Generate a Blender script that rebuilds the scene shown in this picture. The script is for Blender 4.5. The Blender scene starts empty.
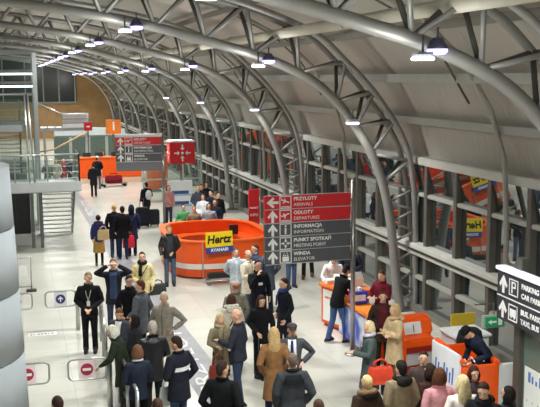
import bpy, bmesh, math, random
from mathutils import Vector, Matrix
random.seed(7)
PI = math.pi
SC = bpy.context.scene
COL = SC.collection

# ------------------------------------------------------------------ colours and materials
def lin(h):
    h = h.lstrip('#')
    o = []
    for i in (0, 2, 4):
        c = int(h[i:i+2], 16) / 255
        o.append(c / 12.92 if c <= .04045 else ((c + .055) / 1.055) ** 2.4)
    return (o[0], o[1], o[2], 1)

MATS = {}
def mat(col, rough=.8, metal=0, noise=.12, scale=6, bump=0, emit=0, spec=.5, key=''):
    k = (col, rough, metal, noise, scale, bump, emit, spec, key)
    if k in MATS:
        return MATS[k]
    m = bpy.data.materials.new('surface_' + col.strip('#'))
    m.use_nodes = True
    nt = m.node_tree; N = nt.nodes; L = nt.links
    b = N['Principled BSDF']
    b.inputs['Roughness'].default_value = rough
    b.inputs['Metallic'].default_value = metal
    b.inputs['Specular IOR Level'].default_value = spec
    c = lin(col)
    if noise > 0:
        tc = N.new('ShaderNodeTexCoord'); nz = N.new('ShaderNodeTexNoise')
        nz.inputs['Scale'].default_value = scale; nz.inputs['Detail'].default_value = 4
        L.new(tc.outputs['Object'], nz.inputs['Vector'])
        r = N.new('ShaderNodeValToRGB')
        r.color_ramp.elements[0].position = .3; r.color_ramp.elements[1].position = .7
        r.color_ramp.elements[0].color = tuple(x * (1 - noise) for x in c[:3]) + (1,)
        r.color_ramp.elements[1].color = tuple(min(1, x * (1 + noise)) for x in c[:3]) + (1,)
        L.new(nz.outputs['Fac'], r.inputs['Fac']); L.new(r.outputs['Color'], b.inputs['Base Color'])
        if bump:
            bp = N.new('ShaderNodeBump'); bp.inputs['Strength'].default_value = bump
            bp.inputs['Distance'].default_value = .02
            L.new(nz.outputs['Fac'], bp.inputs['Height']); L.new(bp.outputs['Normal'], b.inputs['Normal'])
    else:
        b.inputs['Base Color'].default_value = c
    if emit:
        b.inputs['Emission Color'].default_value = c
        b.inputs['Emission Strength'].default_value = emit
    MATS[k] = m
    return m

def cloth(col, rough=.9): return mat(col, rough, 0, .18, 14, .25, spec=.2)
def leather(col): return mat(col, .42, 0, .12, 20, .1)
def plastic(col, rough=.35): return mat(col, rough, 0, .03, 3)
def metal(col='#a9aaa8', rough=.35): return mat(col, rough, .85, .05, 4)
def paint(col, rough=.5): return mat(col, rough, 0, .06, 2.5)

def glass_mat(tint, refl, trans, name):
    m = bpy.data.materials.new(name); m.use_nodes = True
    nt = m.node_tree; N = nt.nodes; L = nt.links
    N.remove(N['Principled BSDF'])
    out = N['Material Output']
    t = N.new('ShaderNodeBsdfTransparent'); t.inputs['Color'].default_value = tuple(lin(tint)[:3]) + (1,)
    g = N.new('ShaderNodeBsdfGlossy'); g.inputs['Roughness'].default_value = .02
    g.inputs['Color'].default_value = (.9, .95, .95, 1)
    d = N.new('ShaderNodeBsdfDiffuse'); d.inputs['Color'].default_value = lin(tint)
    fr = N.new('ShaderNodeFresnel'); fr.inputs['IOR'].default_value = refl
    a = N.new('ShaderNodeMixShader'); a.inputs[0].default_value = 1 - trans
    L.new(t.outputs[0], a.inputs[1]); L.new(d.outputs[0], a.inputs[2])
    mx = N.new('ShaderNodeMixShader')
    L.new(fr.outputs[0], mx.inputs[0]); L.new(a.outputs[0], mx.inputs[1]); L.new(g.outputs[0], mx.inputs[2])
    L.new(mx.outputs[0], out.inputs['Surface'])
    return m
NIGHT_GLASS = glass_mat('#46504e', 4.4, .6, 'night_window_glass')
CLEAR_GLASS = glass_mat('#eef5f2', 1.3, .97, 'clear_sheet_glass')
GREEN_GLASS = glass_mat('#a9c4b4', 1.5, .7, 'greenish_sheet_glass')
FROST_GLASS = glass_mat('#dfe6e2', 1.4, .12, 'frosted_sheet_glass')

# ------------------------------------------------------------------ mesh builder
class MB:
    def __init__(self):
        self.v = []; self.f = []
    def add(self, vs, fs):
        o = len(self.v)
        self.v += [Vector(p) for p in vs]
        self.f += [tuple(i + o for i in q) for q in fs]
        return self
    def box(self, x0, x1, y0, y1, z0, z1):
        return self.add([(x0,y0,z0),(x1,y0,z0),(x1,y1,z0),(x0,y1,z0),(x0,y0,z1),(x1,y0,z1),(x1,y1,z1),(x0,y1,z1)],
                        [(0,3,2,1),(4,5,6,7),(0,1,5,4),(1,2,6,5),(2,3,7,6),(3,0,4,7)])
    def obox(self, c, sx, sy, sz, M):
        vs = [M @ Vector((a*sx/2, b*sy/2, d*sz/2)) + Vector(c) for d in (-1,1) for a,b in ((-1,-1),(1,-1),(1,1),(-1,1))]
        return self.add(vs, [(0,3,2,1),(4,5,6,7),(0,1,5,4),(1,2,6,5),(2,3,7,6),(3,0,4,7)])
    def rings(self, rs, cap=True, close=False):
        n = len(rs[0]); vs = [p for r in rs for p in r]; fs = []
        K = len(rs)
        for k in range(K if close else K - 1):
            a = k * n; b = ((k + 1) % K) * n
            for i in range(n):
                j = (i + 1) % n
                fs.append((a+i, a+j, b+j, b+i))
        if cap and not close:
            fs.append(tuple(reversed(range(n)))); fs.append(tuple((K-1)*n + i for i in range(n)))
        return self.add(vs, fs)
    def ell(self, c, r, seg=14, ring=9, M=None):
        c = Vector(c); vs = []; fs = []
        for k in range(1, ring):
            t = PI * k / ring
            for i in range(seg):
                a = 2 * PI * i / seg
                p = Vector((r[0]*math.sin(t)*math.cos(a), r[1]*math.sin(t)*math.sin(a), r[2]*math.cos(t)))
                vs.append(c + (M @ p if M else p))
        top = len(vs); p = Vector((0,0,r[2])); vs.append(c + (M @ p if M else p)); vs.append(c - (M @ p if M else p))
        for k in range(ring - 2):
            for i in range(seg):
                j = (i+1) % seg
                fs.append((k*seg+i, (k+1)*seg+i, (k+1)*seg+j, k*seg+j))
        for i in range(seg):
            j = (i+1) % seg
            fs.append((top, i, j)); fs.append((top+1, (ring-2)*seg+j, (ring-2)*seg+i))
        return self.add(vs, fs)
    def tube(self, pts, rad, seg=10, close=False, flat=1.0):
        pts = [Vector(p) for p in pts]
        if not isinstance(rad, (list, tuple)): rad = [rad] * len(pts)
        n = len(pts); rs = []
        t0 = (pts[1] - pts[0]).normalized()
        up = Vector((0,0,1)) if abs(t0.z) < .9 else Vector((0,1,0))
        u = t0.cross(up).normalized()
        for k in range(n):
            if close: t = (pts[(k+1)%n] - pts[k-1])
            else: t = pts[min(k+1,n-1)] - pts[max(k-1,0)]
            t = t.normalized() if t.length > 1e-9 else t0
            u = (u - t * u.dot(t)); u = u.normalized() if u.length > 1e-6 else t.orthogonal().normalized()
            w = t.cross(u)
            rs.append([pts[k] + (u*math.cos(2*PI*i/seg) + w*flat*math.sin(2*PI*i/seg))*rad[k] for i in range(seg)])
        return self.rings(rs, True, close)
    def cyl(self, p0, p1, r, seg=14): return self.tube([p0, p1], r, seg)
    def prism(self, poly, a0, a1, axis='z'):
        n = len(poly)
        def P(q, a):
            return (q[0],q[1],a) if axis == 'z' else ((q[0],a,q[1]) if axis == 'y' else (a,q[0],q[1]))
        vs = [P(q,a0) for q in poly] + [P(q,a1) for q in poly]
        fs = [tuple(reversed(range(n))), tuple(range(n,2*n))] + [(i,(i+1)%n,(i+1)%n+n,i+n) for i in range(n)]
        return self.add(vs, fs)
    def lathe(self, prof, c=(0,0,0), seg=28):
        rs = [[(c[0]+r*math.cos(2*PI*i/seg), c[1]+r*math.sin(2*PI*i/seg), c[2]+z) for i in range(seg)] for r,z in prof]
        return self.rings(rs)
    def map(self, fn):
        self.v = [Vector(fn(p)) for p in self.v]; return self
    def build(self, name, material, parent=None, bevel=0, smooth=False, off=(0,0,0)):
        me = bpy.data.meshes.new(name)
        o3 = Vector(off)
        bm = bmesh.new()
        bv = [bm.verts.new(p - o3) for p in self.v]
        for q in self.f:
            try: bm.faces.new([bv[i] for i in q])
            except ValueError: pass
        bmesh.ops.recalc_face_normals(bm, faces=bm.faces)
        if bevel:
            es = [e for e in bm.edges if len(e.link_faces) == 2 and e.calc_face_angle(0) > .6]
            bmesh.ops.bevel(bm, geom=es, offset=bevel, segments=2, affect='EDGES', clamp_overlap=True)
        if smooth:
            for q in bm.faces: q.smooth = True
        bm.to_mesh(me); bm.free()
        o = bpy.data.objects.new(name, me); COL.objects.link(o)
        if material: me.materials.append(material)
        if parent is not None: o.parent = parent
        return o

REMESH = []
def remesh(o, voxel, iters=3):
    m = o.modifiers.new('r', 'REMESH'); m.mode = 'VOXEL'; m.voxel_size = voxel; m.use_smooth_shade = True
    s = o.modifiers.new('s', 'SMOOTH'); s.factor = .5; s.iterations = iters
    REMESH.append(o); return o
def finish_remesh():
    bpy.context.view_layer.update()
    dg = bpy.context.evaluated_depsgraph_get()
    new = []
    for o in REMESH:
        new.append(bpy.data.meshes.new_from_object(o.evaluated_get(dg), preserve_all_data_layers=False, depsgraph=dg))
    for o, me in zip(REMESH, new):
        old = o.data; mats = list(old.materials); o.modifiers.clear(); o.data = me
        if not me.materials:
            for q in mats: me.materials.append(q)
        bpy.data.meshes.remove(old)

def tag(o, label=None, cat=None, group=None, kind=None):
    if label: o['label'] = label
    if cat: o['category'] = cat
    if group: o['group'] = group
    if kind: o['kind'] = kind
    return o
def thing(name, label, cat, loc=(0,0,0), rz=0, group=None):
    o = bpy.data.objects.new(name, None); COL.objects.link(o)
    o.location = loc; o.rotation_euler = (0,0,rz); o.empty_display_size = .1
    return tag(o, label, cat, group)
def copy_tree(o, parent=None):
    c = o.copy(); COL.objects.link(c)
    if parent is not None: c.parent = parent
    for ch in list(o.children): copy_tree(ch, c)
    return c
def struct(o): o['kind'] = 'structure'; return o

def text(name, s, size, material, parent, M, align='LEFT', ext=.004, bold=0, width=None):
    cu = bpy.data.curves.new(name, 'FONT'); cu.body = s; cu.size = size; cu.extrude = ext; cu.offset = bold
    cu.align_x = align; cu.align_y = 'CENTER'; cu.resolution_u = 2
    t = bpy.data.objects.new('tmp', cu); COL.objects.link(t)
    dg = bpy.context.evaluated_depsgraph_get(); dg.update()
    me = bpy.data.meshes.new_from_object(t.evaluated_get(dg))
    COL.objects.unlink(t); bpy.data.objects.remove(t)
    if width:
        xs = [v.co.x for v in me.vertices]; w = max(xs) - min(xs)
        k = width / w
        for v in me.vertices: v.co.x *= k
    me.transform(M); me.materials.clear(); me.materials.append(material)
    o = bpy.data.objects.new(name, me); COL.objects.link(o)
    if parent is not None: o.parent = parent
    return o
# text standing upright facing -Y, facing -X, or lying on the floor
def face_front(x, y, z): return Matrix.Translation((x,y,z)) @ Matrix.Rotation(PI/2, 4, 'X')
def face_left(x, y, z): return Matrix.Translation((x,y,z)) @ Matrix.Rotation(-PI/2, 4, 'Z') @ Matrix.Rotation(PI/2, 4, 'X')

# ------------------------------------------------------------------ camera
CAMROWS = [[0.961959, -0.273105, -0.006912], [0.04498, 0.133377, 0.990044], [0.269464, 0.952693, -0.140588]]
def camera():
    cam = bpy.data.cameras.new('camera'); o = bpy.data.objects.new('camera', cam); COL.objects.link(o)
    cam.sensor_width = 36; cam.sensor_fit = 'HORIZONTAL'; cam.lens = 60.0
    cam.clip_end = 400; cam.clip_start = .1
    r, u, f = [Vector(q) for q in CAMROWS]
    M = Matrix((( r.x, u.x, -f.x, 0), (r.y, u.y, -f.y, 0), (r.z, u.z, -f.z, 6.0), (0,0,0,1)))
    o.matrix_world = M
    SC.camera = o
# ------------------------------------------------------------------ the hall: floor, roof, walls
HALL0, HALL1 = -4.0, 92.0
def floor_material():
    m = bpy.data.materials.new('stone_floor_tiles'); m.use_nodes = True
    nt = m.node_tree; N = nt.nodes; L = nt.links; b = N['Principled BSDF']
    tc = N.new('ShaderNodeTexCoord')
    br = N.new('ShaderNodeTexBrick'); br.offset = 0; br.squash = 1
    br.inputs['Scale'].default_value = 1.0
    br.inputs['Brick Width'].default_value = .9; br.inputs['Row Height'].default_value = .9
    br.inputs['Mortar Size'].default_value = .008; br.inputs['Mortar Smooth'].default_value = .3
    br.inputs['Color1'].default_value = lin('#d8d6cc'); br.inputs['Color2'].default_value = lin('#d2d0c5')
    br.inputs['Mortar'].default_value = lin('#c2c0b6')
    L.new(tc.outputs['Object'], br.inputs['Vector'])
    nz = N.new('ShaderNodeTexNoise'); nz.inputs['Scale'].default_value = .55; nz.inputs['Detail'].default_value = 5
    L.new(tc.outputs['Object'], nz.inputs['Vector'])
    mp = N.new('ShaderNodeMapRange'); mp.inputs[1].default_value = .3; mp.inputs[2].default_value = .7
    mp.inputs[3].default_value = .9; mp.inputs[4].default_value = 1.04
    L.new(nz.outputs['Fac'], mp.inputs[0])
    mx = N.new('ShaderNodeMix'); mx.data_type = 'RGBA'; mx.blend_type = 'MULTIPLY'; mx.inputs[0].default_value = 1
    L.new(br.outputs['Color'], mx.inputs[6]); L.new(mp.outputs[0], mx.inputs[7])
    L.new(mx.outputs[2], b.inputs['Base Color'])
    b.inputs['Roughness'].default_value = .24; b.inputs['Specular IOR Level'].default_value = .45
    return m
struct(MB().box(-9.2, 10.3, HALL0, HALL1, -.12, 0).build('floor', floor_material()))

# darker walkway strip let into the floor, with white lettering along it
def strip_x(y): return 3.12 + (46 - y) * .0245      # right edge
s = MB()
n = 24
rs = []
for k in range(n + 1):
    y = 12 + (62 - 12) * k / n
    xr = strip_x(y) + .02; xl = xr - .78 + .008*(y-12)
    rs.append([(xl,y,.001),(xr,y,.001),(xr,y,.004),(xl,y,.004)])
s.rings(rs)
struct(s.build('floor_strip', mat('#97979c', .35, 0, .12, 3)))
lettering = text('floor_lettering', 'PRZYLOTY', .5, plastic('#dededb', .5), None,
     Matrix.Translation((3.42, 16.1, .006)) @ Matrix.Rotation(PI/2, 4, 'Z') @ Matrix.Translation((0,.0,0)), ext=.0015, width=5.2)
tag(lettering, 'white capital lettering running along the grey floor strip', 'floor lettering')
lettering2 = text('floor_lettering', 'PRZYLOTY', .42, plastic('#e8e0e0', .5), None,
     Matrix.Translation((3.1, 39.5, .006)) @ Matrix.Rotation(PI/2, 4, 'Z'), ext=.0015, width=5.0)
tag(lettering2, 'far white lettering on the grey floor strip beside the stair', 'floor lettering')

# roof skin
SKIN = [(9.97,3.86),(9.6,4.95),(9.02,6.0),(8.1,6.98),(6.95,7.72),(4.7,8.4),(2.1,8.95),(-1,9.35),(-5,9.55),(-9.3,9.6)]
def roof_material():
    m = bpy.data.materials.new('ribbed_roof_sheet'); m.use_nodes = True
    nt = m.node_tree; N = nt.nodes; L = nt.links; b = N['Principled BSDF']
    tc = N.new('ShaderNodeTexCoord'); wv = N.new('ShaderNodeTexWave'); wv.bands_direction = 'Y'
    wv.inputs['Scale'].default_value = 1.6
    L.new(tc.outputs['Object'], wv.inputs['Vector'])
    bp = N.new('ShaderNodeBump'); bp.inputs['Strength'].default_value = .35; bp.inputs['Distance'].default_value = .02
    L.new(wv.outputs['Fac'], bp.inputs['Height']); L.new(bp.outputs['Normal'], b.inputs['Normal'])
    nz = N.new('ShaderNodeTexNoise'); nz.inputs['Scale'].default_value = .4
    L.new(tc.outputs['Object'], nz.inputs['Vector'])
    r = N.new('ShaderNodeValToRGB')
    r.color_ramp.elements[0].position = .3; r.color_ramp.elements[1].position = .7
    r.color_ramp.elements[0].color = lin('#aba59c'); r.color_ramp.elements[1].color = lin('#b7b1a8')
    L.new(nz.outputs['Fac'], r.inputs['Fac']); L.new(r.outputs['Color'], b.inputs['Base Color'])
    b.inputs['Roughness'].default_value = .7
    return m
rs = []
for y in (HALL0, HALL1):
    rs.append([(x,y,h) for x,h in SKIN] + [(x+.05,y,h+.14) for x,h in reversed(SKIN)])
struct(MB().rings(rs).build('ceiling', roof_material()))

BEAM = paint('#a9a8a0'); BEAMD = paint('#6b6762')
# longitudinal members along the roof (each a trim of its own)
PURL = [(9.42,4.9,.09),(8.8,5.92,.1),(7.75,6.92,.08),(5.75,7.8,.08),(3.4,8.42,.08),(.8,8.85,.08),(-1.9,9.15,.08)]
tn = 1
for x,h,r in PURL:
    struct(MB().box(x-r*.7,x+r*.7,HALL0,HALL1,h-r,h+r).build('trim_%d' % tn, BEAM if h < 6.5 else paint('#8a857c'), bevel=.015)); tn += 1
# window wall: eaves beam, mid sill, two slim transoms, floor kerb
for z0,z1,x0,x1,cc in ((3.78,3.98,9.62,10.0,'#c6c5bd'),(1.5,1.78,9.55,10.0,'#d2d1c9'),(2.98,3.08,9.68,9.86,'#b5b3aa'),(.84,.94,9.68,9.86,'#aba9a0'),(0,.16,9.6,9.95,'#77756e')):
    struct(MB().box(x0,x1,HALL0,HALL1,z0,z1).build('trim_%d' % tn, paint(cc), bevel=.02)); tn += 1
struct(MB().box(9.5,9.56,HALL0,HALL1,1.62,1.66).build('trim_%d' % tn, paint('#33322f'))); tn += 1
MUL = mat('#625e57', .5, 0, .1, 3)
wn = 1
y = 20.1 - 1.55*8
while y < HALL1 - 1.6:
    fr = MB().box(9.66,9.98,y-.08,y+.08,0,3.82).build('window_%d' % wn, MUL, bevel=.01)
    struct(fr)
    MB().box(9.8,9.825,y+.1,y+1.45,.16,3.03).build('pane', NIGHT_GLASS, fr)
    MB().prism([(9.8,3.05),(9.825,3.05),(9.685,3.84),(9.66,3.84)],y+.1,y+1.45,'y').build('upper_pane', NIGHT_GLASS, fr)
    wn += 1; y += 1.55
struct(MB().box(10.6,10.7,HALL0,HALL1,-.1,4.2).build('wall_outside', mat('#3b3f3c', .8, 0, .4, .8)))
# other walls of the shell
struct(MB().box(-9.4,-9.2,HALL0,HALL1,0,9.8).build('wall_left', paint('#8f918e', .6)))
struct(MB().box(-9.4,10.3,HALL0-.2,HALL0,0,9.8).build('wall_back', paint('#9a9994', .6)))
wood = mat('#b98f5c', .55, 0, .16, 1.2)
struct(MB().box(-9.4,10.6,HALL1,HALL1+.2,0,9.8).build('wall_far', wood))
# dark glazing high on the far wall
fw = MB().box(-6,6.1,HALL1-.16,HALL1-.02,3.5,8.6).build('window_%d' % wn, mat('#20241f', .25, 0, .1, 1)); struct(fw)
for x in (-3.0,-.9,1.2,2.9,4.4,5.95):
    MB().box(x-.06,x+.06,HALL1-.26,HALL1-.15,3.5,8.6).build('glazing_bar', paint('#a5aaa3'), fw)
MB().box(-6,6.1,HALL1-.25,HALL1-.15,3.42,3.6).build('window_sill', paint('#9a9b90'), fw)

# slim curved ribs half way between the trusses
RIBPTS = [(9.62,1.7),(9.58,3.0),(9.5,4.3),(9.15,5.3),(8.5,6.3),(7.6,7.1),(6.4,7.7),(4.4,8.28)]
RM = paint('#a5a39a')
rib = None
for k in range(9):
    o = struct(MB().tube([(x,16.15+9.3*k,h) for x,h in RIBPTS], .055, 8).build('trim_%d' % tn, RM, smooth=True)); tn += 1
    o = struct(MB().tube([(x-.1,16.15+9.3*k+.7,h+.1) for x,h in RIBPTS[3:]], .025, 6).build('trim_%d' % tn, paint('#6f6b65'), smooth=True)); tn += 1

# ------------------------------------------------------------------ trusses
INNER = [(9.36,0),(9.25,.6),(9.08,2.1),(8.93,2.9),(8.75,3.52),(8.48,4.12),(8.12,4.7),(7.6,5.35),(6.88,5.93),(5.78,6.42),(4.84,6.69),(3.8,6.97),(2.62,7.24),(1,7.5),(-.6,7.7),(-3,7.9),(-6,8.02),(-9.2,8.06)]
OUTER = [(9.72,0),(9.72,.9),(9.67,2.2),(9.55,3.4),(9.26,4.4),(8.6,5.38),(7.78,6.25),(6.75,7.06),(4.6,7.82),(2.2,8.3),(-.6,8.66),(-3,8.86),(-6,8.95),(-9.2,8.98)]
def spline(P, n):
    out = []
    for i in range(len(P)-1):
        p0 = P[max(i-1,0)]; p1 = P[i]; p2 = P[i+1]; p3 = P[min(i+2,len(P)-1)]
        for k in range(n):
            t = k/n
            out.append(tuple(.5*((2*p1[j]) + (-p0[j]+p2[j])*t + (2*p0[j]-5*p1[j]+4*p2[j]-p3[j])*t*t + (-p0[j]+3*p1[j]-3*p2[j]+p3[j])*t**3) for j in (0,1)))
    out.append(P[-1]); return out
IN = spline(INNER, 6); OU = spline(OUTER, 6)
def resample(P):
    d = [0]
    for a,b in zip(P,P[1:]): d.append(d[-1] + math.hypot(b[0]-a[0], b[1]-a[1]))
    def at(s):
        s = max(0, min(s, d[-1]))
        for k in range(len(d)-1):
            if d[k+1] >= s:
                t = (s-d[k])/max(1e-9,d[k+1]-d[k]); return (P[k][0]+(P[k+1][0]-P[k][0])*t, P[k][1]+(P[k+1][1]-P[k][1])*t)
        return P[-1]
    return at, d[-1]
inat, inlen = resample(IN); ouat, oulen = resample(OU)
def nearest_s(at, ln, p):
    best = min(range(400), key=lambda k: (at(ln*k/399)[0]-p[0])**2 + (at(ln*k/399)[1]-p[1])**2)
    return ln*best/399
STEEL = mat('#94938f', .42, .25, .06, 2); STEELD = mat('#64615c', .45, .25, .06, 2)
ORD = ['nearest','second','third','fourth','fifth','sixth','seventh','eighth','ninth']
def gap(h): return .06 + .3*min(1,max(0,(h-1.0)/4.5))
def make_truss(Y, label):
    t = thing('roof_truss', label, 'roof truss', (9.4, Y, 0), 0, 'curved steel roof trusses')
    off = (9.4, Y, 0)
    MB().tube([(x,Y,h) for x,h in IN], [.115]*len(IN), 14).build('inner_chord', STEEL, t, smooth=True, off=off)
    for sg in (-1,1):
        MB().tube([(x,Y+sg*gap(h),h) for x,h in OU], .075, 10).build('outer_chord', STEEL, t, smooth=True, off=off)
    # lattice: step grows from the foot to the crown
    nodes = []; s_ = .25
    while s_ < inlen - .3:
        nodes.append(s_); x,h = inat(s_); s_ += .52 if h < 3.2 else (.8 if h < 5.2 else 1.2)
    lst = None
    for i,a in enumerate(nodes):
        p = inat(a); b = nodes[i+1] if i+1 < len(nodes) else a+.9
        pm = inat((a+b)/2); q = ouat(nearest_s(ouat, oulen, pm)); p2 = inat(b)
        for sg in (-1,1):
            if p[1] < 3.2 and sg == 1: continue
            yo = Y + sg*gap(q[1])
            w = .032 if p[1] < 3.2 else .05
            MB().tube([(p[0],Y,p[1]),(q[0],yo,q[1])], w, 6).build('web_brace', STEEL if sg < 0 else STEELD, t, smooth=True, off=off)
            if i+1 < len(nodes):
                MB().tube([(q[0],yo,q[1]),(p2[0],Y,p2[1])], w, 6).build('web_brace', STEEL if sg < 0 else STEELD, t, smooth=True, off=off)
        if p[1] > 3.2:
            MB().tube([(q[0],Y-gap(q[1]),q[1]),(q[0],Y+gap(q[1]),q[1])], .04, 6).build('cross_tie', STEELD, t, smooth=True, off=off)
    MB().box(9.15,9.9,Y-.2,Y+.2,0,.03).build('base_plate', STEELD, t, off=off)
    return t
TY = [12.0] + [11.5 + 9.3*k for k in range(1,9)]
proto = None
for k,Y in enumerate(TY):
    lab = 'curved lattice steel roof truss, %s from the camera along the window wall' % ORD[k]
    if proto is None: proto = make_truss(Y, lab)
    else:
        c = copy_tree(proto); c.location = (9.4, Y, 0); c['label'] = lab

# cream ventilation pipe running the length of the roof
t = thing('ventilation_pipe', 'cream ventilation pipe running lengthwise between the truss chords', 'pipe', (6.15,3,6.98))
MB().cyl((0,0,0),(0,86,0),.12,16).build('pipe', mat('#d5cfbf', .5, 0, .06, 1), t, smooth=True)
for k in range(18):
    if k % 2 == 0: MB().cyl((0,4+4.65*k,0),(0,4.12+4.65*k,0),.14,16).build('pipe_collar', mat('#b8b2a2', .5), t, smooth=True)

# ------------------------------------------------------------------ lamps on the trusses
LENS = mat('#f0f2ff', .4, 0, 0, emit=3)
LENSV = mat('#a99cff', .4, 0, 0, emit=3.2)
HOUS = paint('#46445f', .4); HOUSW = paint('#b9bcc0', .4)
def make_lamp(kind):
    t = thing('floodlight', 'x', 'floodlight')
    w = .17
    if kind == 'dark':
        MB().lathe([(.05,.16),(.08,.15),(.10,.10),(.14,.05),(.155,0)], seg=18).build('housing', HOUS, t, smooth=True)
        MB().lathe([(.145,.008),(.15,-.04),(.12,-.07),(.06,-.085)], seg=18).build('lens', LENSV, t, smooth=True)
    else:
        MB().box(-.15,.15,-.11,.11,0,.07).build('housing', HOUSW, t, bevel=.03)
        MB().box(-.14,.14,-.10,.10,-.045,.005).build('lens', LENS, t, bevel=.01)
    MB().tube([(0,0,.06),(0,0,.3)], .018, 8).build('bracket', STEELD, t, smooth=True)
    return t
DK = make_lamp('dark'); LT = make_lamp('light')
used = {'d': False, 'l': False}
def lamp(kind, x, y, h, label):
    p = DK if kind == 'd' else LT
    if used[kind]: o = copy_tree(p)
    else: o = p; used[kind] = True
    o.location = (x,y,h); o['label'] = label; o['group'] = 'floodlights along the trusses'
def spot(x, y, h, watts, size=150, tilt=None, col=(.975,1,.965), soft=.25):
    l = bpy.data.lights.new('hall_lamp', 'SPOT'); l.energy = watts; l.spot_size = math.radians(size); l.spot_blend = .9
    l.shadow_soft_size = soft; l.color = col
    o = bpy.data.objects.new('hall_lamp', l); COL.objects.link(o); o.location = (x,y,h)
    if tilt: o.rotation_euler = tilt
LAMPW = 950
for k,Y in enumerate(TY):
    n_ = ORD[k]
    lamp('d', 2.74, Y-.2, 7.12, 'dark housed floodlight high on the left of the %s truss' % n_)
    lamp('l', 2.46, Y-.36, 7.02, 'pale flat floodlight beside the dark one, left side of the %s truss' % n_)
    lamp('d', 5.82, Y-.2, 6.36, 'dark housed floodlight on the curving right of the %s truss' % n_)
    lamp('l', 5.52, Y-.36, 6.24, 'pale flat floodlight beside the dark one, right side of the %s truss' % n_)
    if 0 < k < 5:
        lamp('l', 7.93, Y-.2, 4.86, 'small pale floodlight low on the haunch of the %s truss' % n_)
        spot(7.9, Y-.3, 4.8, LAMPW*.1, 120, (0, math.radians(-25), 0))
    spot(2.6, Y-.45, 6.75, LAMPW); spot(5.6, Y-.45, 6.0, LAMPW)
def glow(x, y, h, watts):  # added point fill that brightens the ceiling, no fixture of its own
    l = bpy.data.lights.new('ceiling_fill', 'POINT'); l.energy = watts; l.shadow_soft_size = .3; l.color = (.975,1,.965)
    o = bpy.data.objects.new('ceiling_fill', l); COL.objects.link(o); o.location = (x,y,h)
for Y in TY: glow(2.3, Y-.6, 6.6, LAMPW*.07); glow(5.3, Y-.6, 5.8, LAMPW*.07)
glow(3.5, 3, 6.8, LAMPW*.15)
spot(2.6, 2.0, 6.9, LAMPW); spot(5.6, 2.0, 6.3, LAMPW)
for Y in TY: spot(-3.5, Y-.45, 7.4, LAMPW*.8)

# ------------------------------------------------------------------ directional signs
RED = plastic('#d8262e', .4); GREY = plastic('#55575d', .45); WHITE = mat('#f6f6f4', .5, 0, 0); POLE = metal('#9c9b99', .3)
def arrow(parent, M, kind, s=.13):
    b = MB()
    w = .22*s
    pts = [(-w,-s),(w,-s),(w,s*.1),(s*.62,-s*.35),(s*.85,-s*.05),(0,s),(-s*.85,-s*.05),(-s*.62,-s*.35),(-w,s*.1)]
    b.prism(pts, 0, .006)
    if kind == 'left': b.map(lambda p: (-p.y, p.x, p.z))
    b.map(lambda p: M @ p)
    return b.build('arrow', WHITE, parent)
def icon(parent, M, kind, s=.13):
    b = MB(); e = .006
    for q in ((-s,s,-s,-s*.86),(-s,s,s*.86,s),(-s,-s*.86,-s,s),(s*.86,s,-s,s)): b.box(q[0],q[1],q[2],q[3],0,e)
    if kind in ('land','rise'):
        a = -.35 if kind == 'land' else .35
        def P(pts): b.prism([(x*math.cos(a)-y*math.sin(a)+0, x*math.sin(a)+y*math.cos(a)+.02) for x,y in pts], 0, e)
        P([(-.09,-.012),(.08,-.012),(.095,.0),(.08,.014),(-.09,.014)])
        P([(-.02,0),(.02,0),(-.03,-.06),(-.05,-.06)]); P([(-.02,0),(.02,0),(-.03,.05),(-.05,.05)])
        P([(-.09,.0),(-.075,.0),(-.1,.045),(-.112,.045)])
        b.box(-.09,.09,-.1,-.085,0,e)
    elif kind == 'info':
        b.box(-.018,.018,-.09,.035,0,e); b.ell((0,.075,e/2),(.024,.024,.004),10,5)
    elif kind == 'meet':
        for a in range(4):
            c, d = math.cos(a*PI/2), math.sin(a*PI/2)
            b.prism([(x*c-y*d, x*d+y*c) for x,y in ((.018,0),(.06,.035),(.06,.012),(.1,.012),(.1,-.012),(.06,-.012),(.06,-.035))], 0, e)
    elif kind == 'lift':
        b.box(-.07,.07,-.095,.01,0,e)
        for x in (-.045,0,.045): b.ell((x,.035,e/2),(.016,.016,.004),8,5)
        b.prism([(-.05,.06),(-.02,.06),(-.035,.09)],0,e); b.prism([(.02,.09),(.05,.09),(.035,.06)],0,e)
    elif kind == 'P':
        b.box(-.06,-.03,-.09,.09,0,e); b.box(-.03,.04,.065,.09,0,e); b.box(-.03,.04,-.01,.015,0,e); b.box(.035,.06,-.005,.085,0,e)
    elif kind == 'bus':
        b.box(-.085,.085,-.06,.06,0,e); b.ell((-.045,-.07,e/2),(.022,.022,.004),8,5); b.ell((.045,-.07,e/2),(.022,.022,.004),8,5)
    b.map(lambda p: M @ p)
    return b.build('pictogram', WHITE, parent)
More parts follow.
